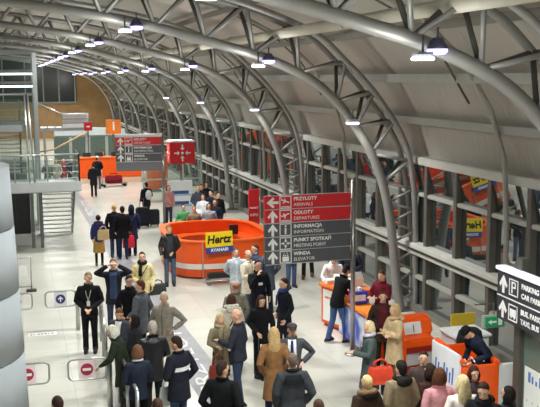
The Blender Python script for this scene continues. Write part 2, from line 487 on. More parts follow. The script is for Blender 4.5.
def guide_sign(name, label, loc, rz, w, rows, rowh, ztop, pole_x, pole_top, blank=0, lamp_box=False):
    t = thing(name, label, 'sign', loc, rz, None)
    n = len(rows)
    for i,(colr,ar,ic,a,b_) in enumerate(rows):
        z1 = ztop - i*rowh; z0 = z1 - rowh + .018; zc = (z0+z1)/2
        MB().box(0,w,-.05,.05,z0,z1).build('sign_panel', RED if colr == 'r' else GREY, t, bevel=.008)
        Mf = lambda x,z: face_front(x,-.052,z)
        k = rowh/.29
        arrow(t, Mf(.17*k, zc) @ Matrix.Scale(k,4), ar)
        icon(t, Mf(.45*k, zc) @ Matrix.Scale(k,4), ic)
        text('lettering', a, .105*k, WHITE, t, Mf(.63*k, zc+.058*k), bold=.003)
        text('lettering', b_, .098*k, WHITE, t, Mf(.63*k, zc-.062*k))
    zb = ztop - n*rowh
    if blank: MB().box(0,w,-.05,.05,zb-blank,zb-.004).build('sign_panel', plastic('#77787c', .45), t, bevel=.008)
    if lamp_box: MB().box(-.02,w+.02,-.12,.12,ztop+.01,ztop+.12).build('lamp_box', mat('#e9eceb', .5, 0, 0), t, bevel=.01)
    b = MB()
    for i in range(n+1): b.box(0,w,-.056,-.05,ztop-i*rowh+.0,ztop-i*rowh+.018)
    b.build('divider_strip', metal('#d5d5d3', .4), t)
    MB().cyl((pole_x,0,0),(pole_x,0,pole_top),.05,14).build('pole', POLE, t, smooth=True)
    MB().lathe([(.17,0),(.17,.015),(.06,.03)], (pole_x,0,0), 20).build('base_plate', POLE, t, smooth=True)
    for zc in (ztop-.15, zb+.15): MB().box(min(pole_x,w)-.02,pole_x+.02,-.03,.03,zc-.03,zc+.03).build('clamp', POLE, t)
    return t
ROWS = [('r','left','land','PRZYLOTY','ARRIVALS'),('r','up','rise','ODLOTY','DEPARTURES'),('g','up','info','INFORMACJA','INFORMATION'),
        ('g','up','meet','PUNKT SPOTKAŃ','MEETING POINT'),('g','up','lift','WINDA','ELEVATOR')]
guide_sign('direction_sign', 'large red and grey five-row direction sign on one steel pole', (4.86,17.64,0), math.radians(1.5), 1.9, ROWS, .288, 3.55, 1.98, 3.8)
guide_sign('direction_sign', 'far red and grey direction sign under a white lamp box, beyond the orange rental counter', (3.83,36,0), math.radians(-7), 1.8,
           [ROWS[1],ROWS[2],ROWS[4]], .33, 3.62, 1.86, 3.75, blank=.36, lamp_box=True)

# meeting point cube
t = thing('meeting_point_sign', 'red box sign with four white arrows pointing at its centre, on a post', 'sign', (6.98,39,0))
MB().box(-.55,.55,-.4,.4,2.24,3.16).build('sign_box', RED, t, bevel=.01)
MB().box(-.55,.55,-.4,.4,3.165,3.24).build('lamp_box', mat('#eeeeec', .5, 0, 0), t, bevel=.01)
b = MB()
for a in range(4):
    c, d = math.cos(a*PI/2), math.sin(a*PI/2)
    b.prism([(x*c-y*d, x*d+y*c) for x,y in ((.12,0),(.22,.1),(.22,.03),(.36,.03),(.36,-.03),(.22,-.03),(.22,-.1))], 0, .008)
b.ell((0,0,.004),(.06,.06,.006),14,5); b.map(lambda p: face_front(0,-.402,2.7) @ p)
b.build('arrow_emblem', WHITE, t)
b = MB()
for a in range(4):
    c, d = math.cos(a*PI/2), math.sin(a*PI/2)
    b.prism([(x*c-y*d, x*d+y*c) for x,y in ((.12,0),(.22,.1),(.22,.03),(.36,.03),(.36,-.03),(.22,-.03),(.22,-.1))], 0, .008)
b.map(lambda p: face_left(-.552,0,2.7) @ p); b.build('arrow_emblem', WHITE, t)
MB().cyl((0,.1,0),(0,.1,2.3),.05,12).build('pole', POLE, t, smooth=True)

# dark parking sign near the exit, lit top, facing into the hall
SIGND = plastic('#33343d', .4)
t = thing('parking_sign', 'dark car park and taxi sign with white lit top edge, over the exit porch', 'sign', (8.08,13.75,-.1))
Mx = lambda s_,z: face_left(-.062,-s_,z)
for i,(ic,a,b_) in enumerate((('P','PARKING','CAR PARK'),('bus','BUS, PARKING','TAXI, BUS'))):
    z1 = 2.72 - i*.44; zc = z1-.21
    MB().box(-.06,.06,-2.6,0,z1-.42,z1).build('sign_panel', SIGND, t, bevel=.006)
    arrow(t, Mx(.21,zc) @ Matrix.Scale(1.2,4), 'up'); icon(t, Mx(.54,zc) @ Matrix.Scale(1.1,4), ic)
    text('lettering', a, .125, WHITE, t, Mx(.78,zc+.075), bold=.003); text('lettering', b_, .125, WHITE, t, Mx(.78,zc-.085), bold=.003)
MB().box(-.1,.1,-2.6,.02,2.73,2.8).build('lamp_box', mat('#f4f4ff', .5, 0, 0, emit=.15), t, bevel=.01)
MB().box(-.066,-.06,-2.6,0,2.28,2.3).build('divider_strip', WHITE, t)

# green exit sign
t = thing('exit_sign', 'small green running-figure exit sign hanging by the exit porch', 'sign', (8.40,14.5,1.46))
MB().box(-.23,.23,-.04,.04,-.12,.12).build('sign_box', mat('#9fb3a6', .5), t, bevel=.01)
MB().box(-.19,.19,-.05,-.038,-.09,.09).build('sign_face', mat('#1c8a52', .4, 0, 0, emit=.25), t)
b = MB(); b.prism([(-.14,0),(-.07,.05),(-.07,.018),(.03,.018),(.03,-.018),(-.07,-.018),(-.07,-.05)],0,.004)
b.box(.07,.15,-.07,.07,0,.004); b.map(lambda p: face_front(0,-.051,0) @ p); b.build('arrow', WHITE, t)
MB().tube([(0,0,.12),(0,0,.34),(-.4,0,.34)],.015,6).build('bracket', POLE, t)

# exit porch: post, rails, glass, frosted sheet with blue marks
t = thing('exit_porch', 'dark framed glass exit porch under the car park sign', 'porch', (8.25,13.3,0))
PF = mat('#56564f', .45, .2, .06, 2)
MB().box(-.09,.09,-.1,.1,0,2.9).build('post', PF, t, bevel=.01)
MB().box(-.03,.05,-2.7,-.1,2.0,2.1).build('top_rail', PF, t, bevel=.006)
MB().box(-.03,.05,-2.7,-.1,0,.12).build('bottom_rail', PF, t, bevel=.006)
MB().box(0,.02,-2.7,-.1,.12,2.0).build('pane', GREEN_GLASS, t)
MB().box(.12,1.5,-.03,-.01,.1,2.0).build('pane', GREEN_GLASS, t)
MB().box(-.012,-.002,-2.6,-.16,.12,1.05).build('frosted_sheet', mat('#dfe6e3', .4, 0, .03, 2), t)
b = MB()
for i in range(9):
    b.box(-.016,-.012,-.28-.11*i-(.05 if i%3 else .07),-.28-.11*i,.8,.98-(i%3)*.05)
b.build('blue_marks', plastic('#3f78b5'), t)
b = MB()
for i in range(14): b.box(-.016,-.012,-.24-.17*i-.03,-.24-.17*i,.45,.48)
b.build('dot_row', plastic('#9aa8a4'), t)
# ------------------------------------------------------------------ left side: clad column, landing, stair, lift
CLAD = mat('#a6adb2', .75, 0, .05, 1.5)
t = thing('clad_column', 'broad round column clad in pale grey metal sheets at the left edge', 'column', (-1.2,12.3,0))
prof = [(1.26,0),(1.24,.9)]
MB().lathe([(1.265,0),(1.25,.74)], seg=64).build('cladding_sheet', CLAD, t, smooth=False)
for z0,z1,r0,r1 in ((.755,1.5,1.248,1.228),(1.515,2.35,1.226,1.2),(2.365,3.2,1.198,1.17),(3.215,4.05,1.168,1.14),(4.065,4.86,1.138,1.11)):
    o = MB().lathe([(r0,z0),(r1,z1)], seg=64).build('cladding_sheet', CLAD, t)
for o in t.children:
    for q in o.data.polygons: q.use_smooth = abs(q.normal.z) < .9
MB().lathe([(1.1,0),(1.1,4.84)], seg=48).build('core', mat('#5b5f61'), t)
MB().lathe([(.5,4.86),(.5,5.0),(.42,5.04)], seg=40).build('cap_ring', metal('#c0c4c4'), t, smooth=True)

GALV = metal('#aeb2b3', .4); GSTEEL = paint('#b7bbbb', .45); SLAB = paint('#a9adae', .5)
def railing(t, pts, z, h, bars=4, post=1.1, glass=True):
    rail = MB(); 
    rail.tube([(p[0],p[1],z+h) for p in pts], .03, 8).build('handrail', GALV, t, smooth=True, off=t.location)
    for a,b in zip(pts, pts[1:]):
        L_ = math.hypot(b[0]-a[0], b[1]-a[1]); n = max(1, round(L_/post))
        for i in range(n+1):
            x = a[0]+(b[0]-a[0])*i/n; y = a[1]+(b[1]-a[1])*i/n
            MB().box(x-.025,x+.025,y-.025,y+.025,z,z+h).build('post', GALV, t, off=t.location)
        if glass:
            ang = math.atan2(b[1]-a[1], b[0]-a[0])
            MB().obox(((a[0]+b[0])/2,(a[1]+b[1])/2,z+h*.48), L_-.08,.012,h*.72, Matrix.Rotation(ang,3,'Z')).build('pane', CLEAR_GLASS, t, off=t.location)
        for k in range(bars):
            zz = z + h*(k+1)/(bars+1)
            MB().tube([(a[0],a[1],zz),(b[0],b[1],zz)], .009, 6).build('infill_bar', GALV, t, off=t.location)

t = thing('stair_landing', 'grey stair landing with glazed railing beside the left edge', 'landing', (.4,31.8,0))
MB().box(-3.4,2.1,31.0,32.7,2.15,2.42).build('slab', SLAB, t, bevel=.01, off=t.location)
MB().box(-3.4,2.12,30.97,31.0,2.18,2.5).build('fascia', GSTEEL, t, off=t.location)
railing(t, [(-3.2,31.05),(2.05,31.05),(2.05,32.6)], 2.42, 1.0)
for x in (.48,.78): MB().box(x-.06,x+.06,32.5,32.65,0,2.15).build('support_post', paint('#6f7373'), t, off=t.location)
for x in (-2.8,): MB().box(x-.1,x+.1,31.6,31.8,0,2.15).build('support_post', paint('#6f7373'), t, off=t.location)

def stair(label, x0, x1, ytop, ztop, yfoot, zfoot, n):
    t = thing('staircase', label, 'stairs', ((x0+x1)/2,(ytop+yfoot)/2,zfoot))
    for i in range(n):
        k = (i+.5)/n; y = ytop+(yfoot-ytop)*k; z = ztop+(zfoot-ztop)*k
        MB().box(x0,x1,y-.13,y+.15,z-.03,z+.02).build('tread', paint('#e4e6e2', .5), t, off=t.location)
    for x in (x0-.04,x1+.04):
        MB().prism([(ytop-.05,ztop+.15),(ytop-.05,ztop-.2),(yfoot,zfoot-.0),(yfoot+.25,zfoot),(yfoot+.25,zfoot+.15)], x-.03, x+.03, 'x').map(lambda p: p).build('stringer', paint('#77797a'), t, off=t.location)
        MB().tube([(x,ytop,ztop+1.0),(x,yfoot,zfoot+1.0),(x,yfoot+.3,zfoot+.98)], .025, 8).build('handrail', GALV, t, smooth=True, off=t.location)
        for i in range(5):
            k = i/4; y = ytop+(yfoot-ytop)*k; z = ztop+(zfoot-ztop)*k
            MB().box(x-.02,x+.02,y-.02,y+.02,z,z+1.0).build('post', GALV, t, off=t.location)
    return t
stair('open riser staircase with pale treads below the landing', .85, 1.95, 32.75, 2.3, 35.3, 0, 12)
stair('upper open riser flight seen through the landing railing', -2.6, .15, 33.3, 4.2, 36.2, 2.3, 11)

t = thing('upper_gallery', 'upper gallery deck with steel railing over the stair landing', 'gallery', (-1.6,32,0))
MB().box(-4,.44,31.2,33.2,4.2,4.44).build('slab', paint('#8f9596', .5), t, bevel=.01, off=t.location)
railing(t, [(-3.8,31.25),(.4,31.25),(.4,33.1)], 4.44, 1.0, 3, 1.4)
for dx in (0,.17):
    MB().tube([(.42+dx,31.15,2.45),(.36+dx*.6,31.15,5.45)], .03, 8).build('hanger_post', metal('#d2d5d5', .3), t, smooth=True, off=t.location)

t = thing('lift_shaft', 'tall glass and steel lift shaft behind the stairs', 'lift', (-.5,37.5,0))
for x,y in ((-2.3,36.6),(.85,36.6),(.85,39),(-2.3,39)):
    MB().box(x-.08,x+.08,y-.08,y+.08,0,6.95).build('corner_post', metal('#d9dddd', .3), t, off=t.location)
MB().box(-.75,-.63,36.55,36.65,0,6.95).build('mullion', GSTEEL, t, off=t.location)
for z in (.05,2.3,4.3,5.3,5.75,6.2,6.9):
    MB().box(-2.3,.85,36.55,36.65,z,z+.1).build('transom', GSTEEL, t, off=t.location)
    MB().box(.8,.9,36.6,39,z,z+.1).build('transom', GSTEEL, t, off=t.location)
MB().box(-2.25,.8,36.6,36.62,.1,6.9).build('pane', CLEAR_GLASS, t, off=t.location)
MB().box(.84,.86,36.65,38.95,.1,6.9).build('pane', CLEAR_GLASS, t, off=t.location)
MB().box(-2.3,.85,36.5,39.1,6.95,7.05).build('roof_cap', GSTEEL, t, off=t.location)
for z in (5.62,6.1): MB().box(-1.2,.75,36.75,36.85,z,z+.07).build('glare_tube', mat('#f3f8ff', .4, 0, 0, emit=5), t, off=t.location)  # glowing bars added to stand for the white glare in the lift glass
MB().box(-1.9,.4,37,38.7,.3,2.7).build('lift_car', paint('#a4acab'), t, bevel=.02, off=t.location)
MB().box(-1.6,.1,36.97,37,.35,2.4).build('lift_door', metal('#9aa0a0'), t, off=t.location)

t = thing('equipment_cabinet', 'dark tall cabinet with white plinth under the landing, beside the stair', 'cabinet', (-.1,33.4,0))
MB().box(-.55,.42,33.2,34,.42,2.1).build('body', mat('#1d1f20', .4), t, bevel=.01, off=t.location)
MB().box(-.5,.45,33.12,34,.0,.42).build('plinth', paint('#dfe2e2'), t, bevel=.02, off=t.location)
MB().box(-.08,-.06,33.19,33.21,.45,2.05).build('door_gap', mat('#3c3f40'), t, off=t.location)

# ------------------------------------------------------------------ crowd barriers and gates
STN = metal('#b9bab6', .3)
def barrier(label, a, b, posts, mid=True):
    t = thing('crowd_barrier', label, 'barrier', (a[0],a[1],0), 0, None)
    MB().tube([(a[0],a[1],1.02),(b[0],b[1],1.02)], .03, 10).build('handrail', STN, t, smooth=True, off=t.location)
    for i in range(posts):
        k = i/(posts-1); x = a[0]+(b[0]-a[0])*k; y = a[1]+(b[1]-a[1])*k
        MB().cyl((x,y,0),(x,y,1.02),.034,12).build('post', STN, t, smooth=True, off=t.location)
    if mid:
        MB().tube([(a[0],a[1],.42),(b[0],b[1],.42)], .016, 8).build('lower_rail', STN, t, smooth=True, off=t.location)
    return t
barrier('steel crowd barrier beside the guard, far stretch of the corridor rail', (1.70,20.3), (1.56,17.6), 3)
barrier('steel crowd barrier with slanting top rail by the navy sweater woman', (1.66,16.2), (1.70,13.9), 3)
def gate(label, x0, x1, y, kind, postside):
    t = thing('swing_gate', label, 'gate', (x0,y,0), 0, None)
    z0, z1 = .6, .98; r = .09
    pts = []
    for cx,cz,a0 in ((x1-r,z1-r,0),(x0+r,z1-r,PI/2),(x0+r,z0+r,PI),(x1-r,z0+r,1.5*PI)):
        for k in range(5):
            a = a0 + PI/2*k/4; pts.append((cx+r*math.cos(a), y, cz+r*math.sin(a)))
    MB().tube(pts, .018, 8, close=True).build('tube_frame', STN, t, smooth=True, off=t.location)
    px = x1 + .04 if postside == 'r' else x0 - .04
    MB().cyl((px,y,0),(px,y,1.08),.05,14).build('post', STN, t, smooth=True, off=t.location)
    for z in (z0+.04,z1-.04): MB().box(min(px,x1-.02),max(px,x0+.02) if postside=='l' else px,y-.015,y+.015,z-.015,z+.015).build('hinge', STN, t, off=t.location)
    cx = x0 + (.48 if kind == 'no' else .5)*(x1-x0); cz = (z0+z1)/2
    P = MB().box(cx-.15,cx+.15,y-.012,y-.006,z0+.0,z1-.0).build('sticker', plastic('#f3dfe4' if kind == 'no' else '#eceef2'), t, off=t.location)
    Md = face_front(cx,y-.0125,cz)
    disc = MB().prism([(.112*math.cos(2*PI*i/24), .112*math.sin(2*PI*i/24)) for i in range(24)], 0, .003)
    disc.map(lambda p: Md @ p).build('disc', plastic('#a8243f' if kind == 'no' else '#2b2f78'), P, off=t.location)
    b = MB()
    if kind == 'no': b.box(-.075,.075,-.024,.024,.003,.006)
    else: b.prism([(-.014,-.07),(.014,-.07),(.014,.01),(.05,-.02),(.06,.005),(0,.07),(-.06,.005),(-.05,-.02),(-.014,.01)],.003,.006)
    b.map(lambda p: Md @ p).build('symbol', WHITE, P, off=t.location)
    for o in (t.children):
        pass
    return t
gate('glass swing gate with red no entry sticker, hinged on the post nearest the barrier', .73, 1.42, 15.95, 'no', 'r')
gate('glass swing gate with red no entry sticker, half hidden by the clad column', -.32, .40, 15.95, 'no', 'l')
gate('glass swing gate with blue arrow sticker, beside the black uniformed guard', .52, 1.22, 21.4, 'go', 'r')
gate('glass swing gate with blue arrow sticker, half hidden by the clad column', -.5, .22, 21.4, 'go', 'l')
t = thing('notice_stand', 'slim standing frame with white notice next to the clad column', 'notice stand', (.0,25.8,0))
MB().tube([(-.5,0,.98),(.27,0,.98),(.27,0,.0)], .02, 8).build('frame', STN, t, smooth=True)
MB().box(-.5,.27,-.012,.012,.12,.16).build('lower_rail', STN, t)
MB().box(-.05,.17,-.02,.0,.42,.76).build('notice', plastic('#eff1ee'), t)
MB().box(.12,.4,-.1,.1,0,.06).build('foot', mat('#3c3d3c'), t, bevel=.015)
t = thing('floor_sticker', 'white printed strip sticker on the floor between the gates', 'sticker', (.42,21.28,0))
MB().box(-.33,.33,-.13,.13,.0015,.004).build('sheet', plastic('#eeeeea'), t)
for i,w in enumerate((.05,.03,.06,.06,.06,.04,.06)): MB().box(-.28+.08*i,-.28+.08*i+w,-.05,.05,.004,.005).build('print_mark', plastic('#7b7d80'), t)

# ------------------------------------------------------------------ orange rental counter
ORG = plastic('#ee5a16', .32); ORGD = plastic('#d94f14', .4); OFFW = plastic('#e6e2da', .45)
def super_pts(cx, cy, a, b, e, n=72):
    o = []
    for i in range(n):
        t = 2*PI*i/n; c, s = math.cos(t), math.sin(t)
        o.append((cx+a*abs(c)**(2/e)*(1 if c>0 else -1), cy+b*abs(s)**(2/e)*(1 if s>0 else -1)))
    return o
def ring_wall(t, name, m, cx, cy, a, b, e, z0, z1, th, loc, bev=0):
    o = super_pts(cx,cy,a,b,e); i = super_pts(cx,cy,a-th,b-th,e)
    rs = [[(x,y,z0) for x,y in o],[(x,y,z1) for x,y in o],[(x,y,z1) for x,y in i],[(x,y,z0) for x,y in i]]
    return MB().rings(rs, cap=False, close=True).build(name, m, t, bevel=bev, off=loc)
HC = (5.98,27.75)
t = thing('rental_counter', 'curved orange car rental counter with yellow sign', 'counter', (HC[0],HC[1],0), 0)
ring_wall(t,'front_wall',ORG,HC[0],HC[1],1.60,1.98,3.4,.46,1.1,.1,t.location)
ring_wall(t,'lower_wall',ORGD,HC[0],HC[1],1.59,1.97,3.4,.06,.3,.1,t.location)
ring_wall(t,'pale_band',OFFW,HC[0],HC[1],1.61,1.99,3.4,.3,.46,.1,t.location)
ring_wall(t,'counter_top',plastic('#f26a22',.3),HC[0],HC[1],1.65,2.03,3.4,1.1,1.15,.2,t.location,.01)
ring_wall(t,'plinth',mat('#6c6763'),HC[0],HC[1],1.5,1.88,3.4,0,.06,.1,t.location)
ring_wall(t,'inner_desk',ORGD,HC[0],HC[1],1.5,1.88,3.4,.72,.76,.5,t.location)
for x in (5.2,6.1): MB().box(x-.012,x+.012,25.73,25.77,.06,1.12).build('joint_strip', metal('#d8cfc8'), t, off=t.location)
for x,y,w in ((6.9,28.9,.3),):
    MB().box(x-w/2,x+w/2,y-.05,y+.05,.76,1.08).build('monitor', mat('#24262a',.3), t, bevel=.01, off=t.location)
# sign on the counter
sg = thing('rental_sign', 'yellow sign with black lettering over a blue strip, on the orange counter', 'sign', (5.68,25.63,1.08), math.radians(2))
TILT = Matrix.Rotation(math.radians(-2),4,'Y')
def T2(b): return b.map(lambda p: TILT @ p)
T2(MB().box(-.41,.41,-.03,.03,-.08,.36)).build('yellow_board', plastic('#f7d713',.4), sg, bevel=.006)
T2(MB().box(-.41,.41,-.032,.03,-.26,-.084)).build('blue_board', plastic('#2a4aa0',.4), sg, bevel=.006)
text('lettering','Hertz',.34,mat('#141414',.5,0,0),sg, TILT @ face_front(-.36,-.034,.14) @ Matrix(((1,.16,0,0),(0,1,0,0),(0,0,1,0),(0,0,0,1))), bold=.011, width=.72)
text('lettering','RYANAIR',.13,WHITE,sg, TILT @ face_front(-.27,-.036,-.17), bold=.003, width=.54)
b = MB().box(-.02,.02,.0,.06,-.26,.1); T2(b).build('bracket', POLE, sg)
# low black bench with silver rails in front
t = thing('luggage_bench', 'low black bench with silver rails at the foot of the orange counter', 'bench', (5.62,25.1,0))
MB().box(-.42,.42,-.14,.14,.2,.34).build('seat', mat('#1b1b1c',.5,0,.3,10), t, bevel=.02)
for y in (-.17,.17): MB().tube([(-.5,y,.14),(.5,y,.14)], .022, 8).build('rail', metal('#d0d0cc',.3), t, smooth=True)
for x in (-.4,.4): MB().box(x-.03,x+.03,-.17,.17,0,.2).build('leg', metal('#88888a'), t)

# ------------------------------------------------------------------ information desk and check-in units on the right
PAP = plastic('#f1f0ec', .6); DRED = plastic('#8d2318', .45); LGREY = plastic('#b9bdc0', .45)
t = thing('information_desk', 'orange information desk with white front poster and papers behind the sign pole', 'desk', (7.4,19.4,0))
L0 = t.location
MB().prism([(6.95,20.1),(7.25,19.1),(7.8,19.1),(7.85,20.0),(7.4,20.35)],.08,.98).build('body', ORG, t, bevel=.02, off=L0)
MB().prism([(6.88,20.12),(7.21,19.02),(7.85,19.02),(7.9,20.05),(7.42,20.42)],.98,1.05).build('desk_top', plastic('#f07a30',.35), t, bevel=.015, off=L0)
MB().prism([(7.02,20.05),(7.29,19.14),(7.75,19.14),(7.8,20.0)],0,.08).build('plinth', mat('#b54a23'), t, off=L0)
MB().obox((7.085,19.597,.55),.82,.012,.76,Matrix.Rotation(math.atan2(-1,.3),3,'Z')).build('front_poster', PAP, t, off=L0)
text('poster_print','INFORMACJA',.09,plastic('#d86a4a'),t, Matrix.Translation((6.985,19.9,.74)) @ Matrix.Rotation(math.atan2(-1,.3),4,'Z') @ Matrix.Rotation(PI/2,4,'X'), width=.56).location = -Vector((7.4,19.4,0))
MB().box(7.28,7.75,19.06,19.095,.18,.9).build('recess_panel', DRED, t, off=L0)
MB().prism([(7.02,19.05),(7.02,17.0),(7.12,16.85),(7.4,16.85),(7.4,19.05)],.08,.9).build('long_body', ORG, t, bevel=.02, off=L0)
MB().prism([(6.98,19.05),(6.98,16.96),(7.1,16.8),(7.44,16.8),(7.44,19.05)],.9,.96).build('long_top', plastic('#f6922f',.35), t, bevel=.015, off=L0)
def poster_mat():
    m = bpy.data.materials.new('blue_poster_print'); m.use_nodes = True
    nt = m.node_tree; N = nt.nodes; L = nt.links; b = N['Principled BSDF']
    tc = N.new('ShaderNodeTexCoord'); nz = N.new('ShaderNodeTexNoise'); nz.inputs['Scale'].default_value = 2.2; nz.inputs['Detail'].default_value = 1
    L.new(tc.outputs['Object'], nz.inputs['Vector'])
    r = N.new('ShaderNodeValToRGB'); r.color_ramp.interpolation = 'EASE'
    r.color_ramp.elements[0].position = .35; r.color_ramp.elements[1].position = .62
    r.color_ramp.elements[0].color = lin('#3a55c8'); r.color_ramp.elements[1].color = lin('#e9ecf4')
    L.new(nz.outputs['Fac'], r.inputs['Fac']); L.new(r.outputs['Color'], b.inputs['Base Color']); b.inputs['Roughness'].default_value = .4
    return m
POST = poster_mat()
MB().box(6.99,7.017,17.1,18.95,.14,.86).build('side_poster', POST, t, off=L0)
for x,y,w,d,h in ((7.15,19.95,.26,.22,.1),(7.4,20.05,.22,.28,.16),(7.62,19.95,.28,.22,.08),(7.3,19.55,.21,.29,.02)):
    tag(MB().box(x-w/2,x+w/2,y-d/2,y+d/2,1.052,1.052+h).build('leaflet_stack', PAP, None, bevel=.005), 'white leaflet pile %d cm high on the orange information desk' % round(h*100), 'leaflets', 'leaflets on the desk')
t2 = thing('leaflet_rack', 'clear rack of white leaflets standing on the information desk', 'leaflet rack', (7.62,19.45,1.052))
MB().box(-.16,.16,-.1,.1,0,.03).build('base', plastic('#d5d8da'), t2)
for k in range(3): MB().box(-.14,.14,-.08+.06*k,-.07+.06*k,.03,.22+.06*k).build('leaflet', PAP, t2)
# blue and white printed carrier standing on the desk
t2 = thing('printed_box', 'blue printed display box on the information desk, in front of the maroon man', 'box', (7.2,18.3,.962))
MB().box(-.18,.18,-.13,.13,0,.28).build('box', plastic('#3b3fb0',.4), t2, bevel=.01)
MB().box(-.185,-.18,-.1,.1,.06,.22).build('label', plastic('#c94a5c'), t2)
MB().box(-.13,.13,-.135,-.13,.08,.22).build('label', plastic('#dfe3f2'), t2)
for k in range(2): MB().box(-.12+.12*k,-.06+.12*k,-.06,.06,.26,.36).build('leaflet', PAP, t2)

def kiosk(label, loc, rz):
    t = thing('check_in_kiosk', label, 'kiosk', loc, rz, 'orange check-in kiosks')
    MB().box(-.38,.38,-.3,.3,.0,.08).build('plinth', mat('#5a4038'), t)
    MB().prism([(-.3,.08),(.3,.08),(.3,.9),(.05,.94),(-.3,.86)],-.36,.34,'x').build('cabinet', ORG, t, bevel=.025)
    MB().box(-.38,-.36,-.24,.22,.14,.78).build('side_panel', PAP, t)
    MB().box(-.3,.3,-.315,-.3,.58,.72).build('slot_panel', DRED, t)
    MB().box(-.3,.3,-.315,-.3,.36,.6).build('front_panel', LGREY, t)
    MB().box(-.3,.3,-.315,-.3,.2,.34).build('slot_panel', DRED, t)
    MB().prism([(-.12,.86),(.3,.86),(.3,1.2),(.2,1.26),(.02,1.2)],-.36,.46,'x').build('hood', ORG, t, bevel=.07)
    b = MB().box(-.2,.18,-.012,.0,-.12,.12); Mr = Matrix.Translation((-.02,-.062,1.03)) @ Matrix.Rotation(math.radians(-18),4,'X')
    b.map(lambda p: Mr @ p).build('screen', plastic('#d6d9d6',.2), t)
    b = MB().box(.0,.014,-.02,.0,-.08,.07); b.map(lambda p: Mr @ p).build('card_slot', mat('#333333'), t)
    return t
kiosk('orange check-in kiosk with raised hood beside the beige coat woman', (7.43,15.95,0), math.radians(6))
t = thing('check_in_desk', 'white desk with grey panel right of the hooded orange kiosk', 'desk', (8.45,15.75,0))
MB().box(-.32,.42,-.3,.35,0,.86).build('body', plastic('#e4e6e6'), t, bevel=.02)
MB().box(-.36,.46,-.34,.38,.86,.92).build('desk_top', plastic('#eceeee'), t, bevel=.015)
MB().box(-.26,.2,-.312,-.3,.44,.8).build('grey_panel', plastic('#8d9296'), t)
t = thing('boarding_counter', 'orange topped counter with white printed front, where the navy staff member works', 'counter', (7.72,14.25,0))
MB().box(-.42,-.36,-.5,.55,.06,1.12).build('front_board', plastic('#eef0f4'), t, bevel=.01)
b = MB()
for i in range(7): b.prism([(.4-.11*i,.52),(.36-.11*i,.52),(.33-.11*i,.84-(i%3)*.06),(.38-.11*i,.84-(i%3)*.06)],-.426,-.42,'x')
b.build('blue_print', plastic('#3d62b4'), t)
MB().box(-.36,.36,-.55,-.47,.06,.92).build('orange_side', ORG, t, bevel=.015)
MB().box(.3,.36,-.5,.5,.06,.98).build('orange_side', ORG, t, bevel=.015)
MB().box(-.36,.36,.47,.55,.06,1.0).build('orange_side', ORG, t, bevel=.015)
MB().box(-.36,.3,-.47,.0,.7,.76).build('desk_top', plastic('#f08a45'), t)
MB().prism([(-.55,.98),(-.45,.98),(.5,1.12),(.5,1.17),(-.55,1.04)],-.4,-.3,'x').build('top_rail', ORG, t, bevel=.015)
MB().prism([(-.55,.9),(-.45,.9),(.5,1.02),(.5,1.08),(-.55,.98)],.28,.38,'x').build('top_rail', ORG, t, bevel=.015)
for x in (-.1,.08): MB().tube([(x,-.5,.98),(x+.05,-.3,1.0),(x,-.02,.76)], .012, 6).build('cable', PAP, t, smooth=True)
t = thing('office_chair', 'black high backed office chair behind the boarding counter', 'chair', (8.2,15.12,0), math.radians(160))
MB().box(-.24,.24,-.22,.24,.44,.52).build('seat', mat('#191a1c'), t, bevel=.03)
b = MB()
b.rings([[(x*w,y0+yy,z) for x,yy in ((-.25,.04),(-.18,-.02),(0,-.04),(.18,-.02),(.25,.04),(.18,.07),(0,.06),(-.18,.07))] for z,w,y0 in ((.6,.85,.24),(.8,1,.26),(1.05,1,.28),(1.22,.85,.3),(1.28,.55,.3))])
b.build('backrest', mat('#191a1c'), t, smooth=True)
MB().cyl((0,0,.1),(0,0,.44),.03).build('column', STN, t)
for k in range(5):
    a = 2*PI*k/5; MB().tube([(0,0,.12),(.28*math.cos(a),.28*math.sin(a),.05)], .022, 6).build('leg', mat('#222224'), t)
for x in (-.27,.27): MB().tube([(x,.18,.62),(x,-.1,.66),(x,-.12,.5)], .02, 8).build('armrest', mat('#222224'), t, smooth=True)
t = thing('yellow_notice', 'yellow notice board leaning by the windows behind the black office chair', 'notice board', (8.95,16.7,0))
MB().box(-.28,.28,-.02,.02,.5,1.0).build('board', plastic('#d8b938'), t); MB().box(-.2,.2,-.15,.15,0,.03).build('base', mat('#444444'), t)
MB().cyl((0,.03,.03),(0,.03,.9),.02).build('post', STN, t)
t = thing('barrier_panel', 'low white partition panel beside the exit porch post', 'partition', (8.6,13.75,0))
MB().box(-.55,.35,-.03,.03,.06,.9).build('panel', plastic('#e9ebea'), t, bevel=.01)
for x in (-.5,.3): MB().box(x-.03,x+.03,-.15,.15,0,.06).build('foot', STN, t)

# ------------------------------------------------------------------ middle and far distance
t = thing('display_board', 'white display board with two blue banded prints behind the orange counter', 'display board', (6.5,36.7,0))
MB().box(-.52,.52,-.03,.03,.12,1.72).build('panel', plastic('#f4f7f8'), t, bevel=.01)
for z in (1.1,.66):
    MB().box(-.36,.36,-.036,-.03,z+.06,z+.2).build('print', plastic('#3b5f93'), t)
    MB().box(-.48,.48,-.036,-.03,z-.01,z+.04).build('print', plastic('#8fb4d4'), t)
for x in (-.4,.4): MB().box(x-.03,x+.03,-.25,.25,0,.12).build('foot', STN, t)
t = thing('red_banner', 'tall red banner stand with white lettering left of the large direction sign', 'banner', (7.9,30,0))
MB().box(-.19,.19,-.04,.04,.1,2.1).build('panel', RED, t, bevel=.01)
MB().box(-.25,.25,-.2,.2,0,.1).build('base', mat('#555555'), t)
text('lettering','INFO',.13,WHITE,t,face_front(0,-.045,1.2),'CENTER'); text('lettering','PUNKT',.1,WHITE,t,face_front(0,-.045,1.45),'CENTER')
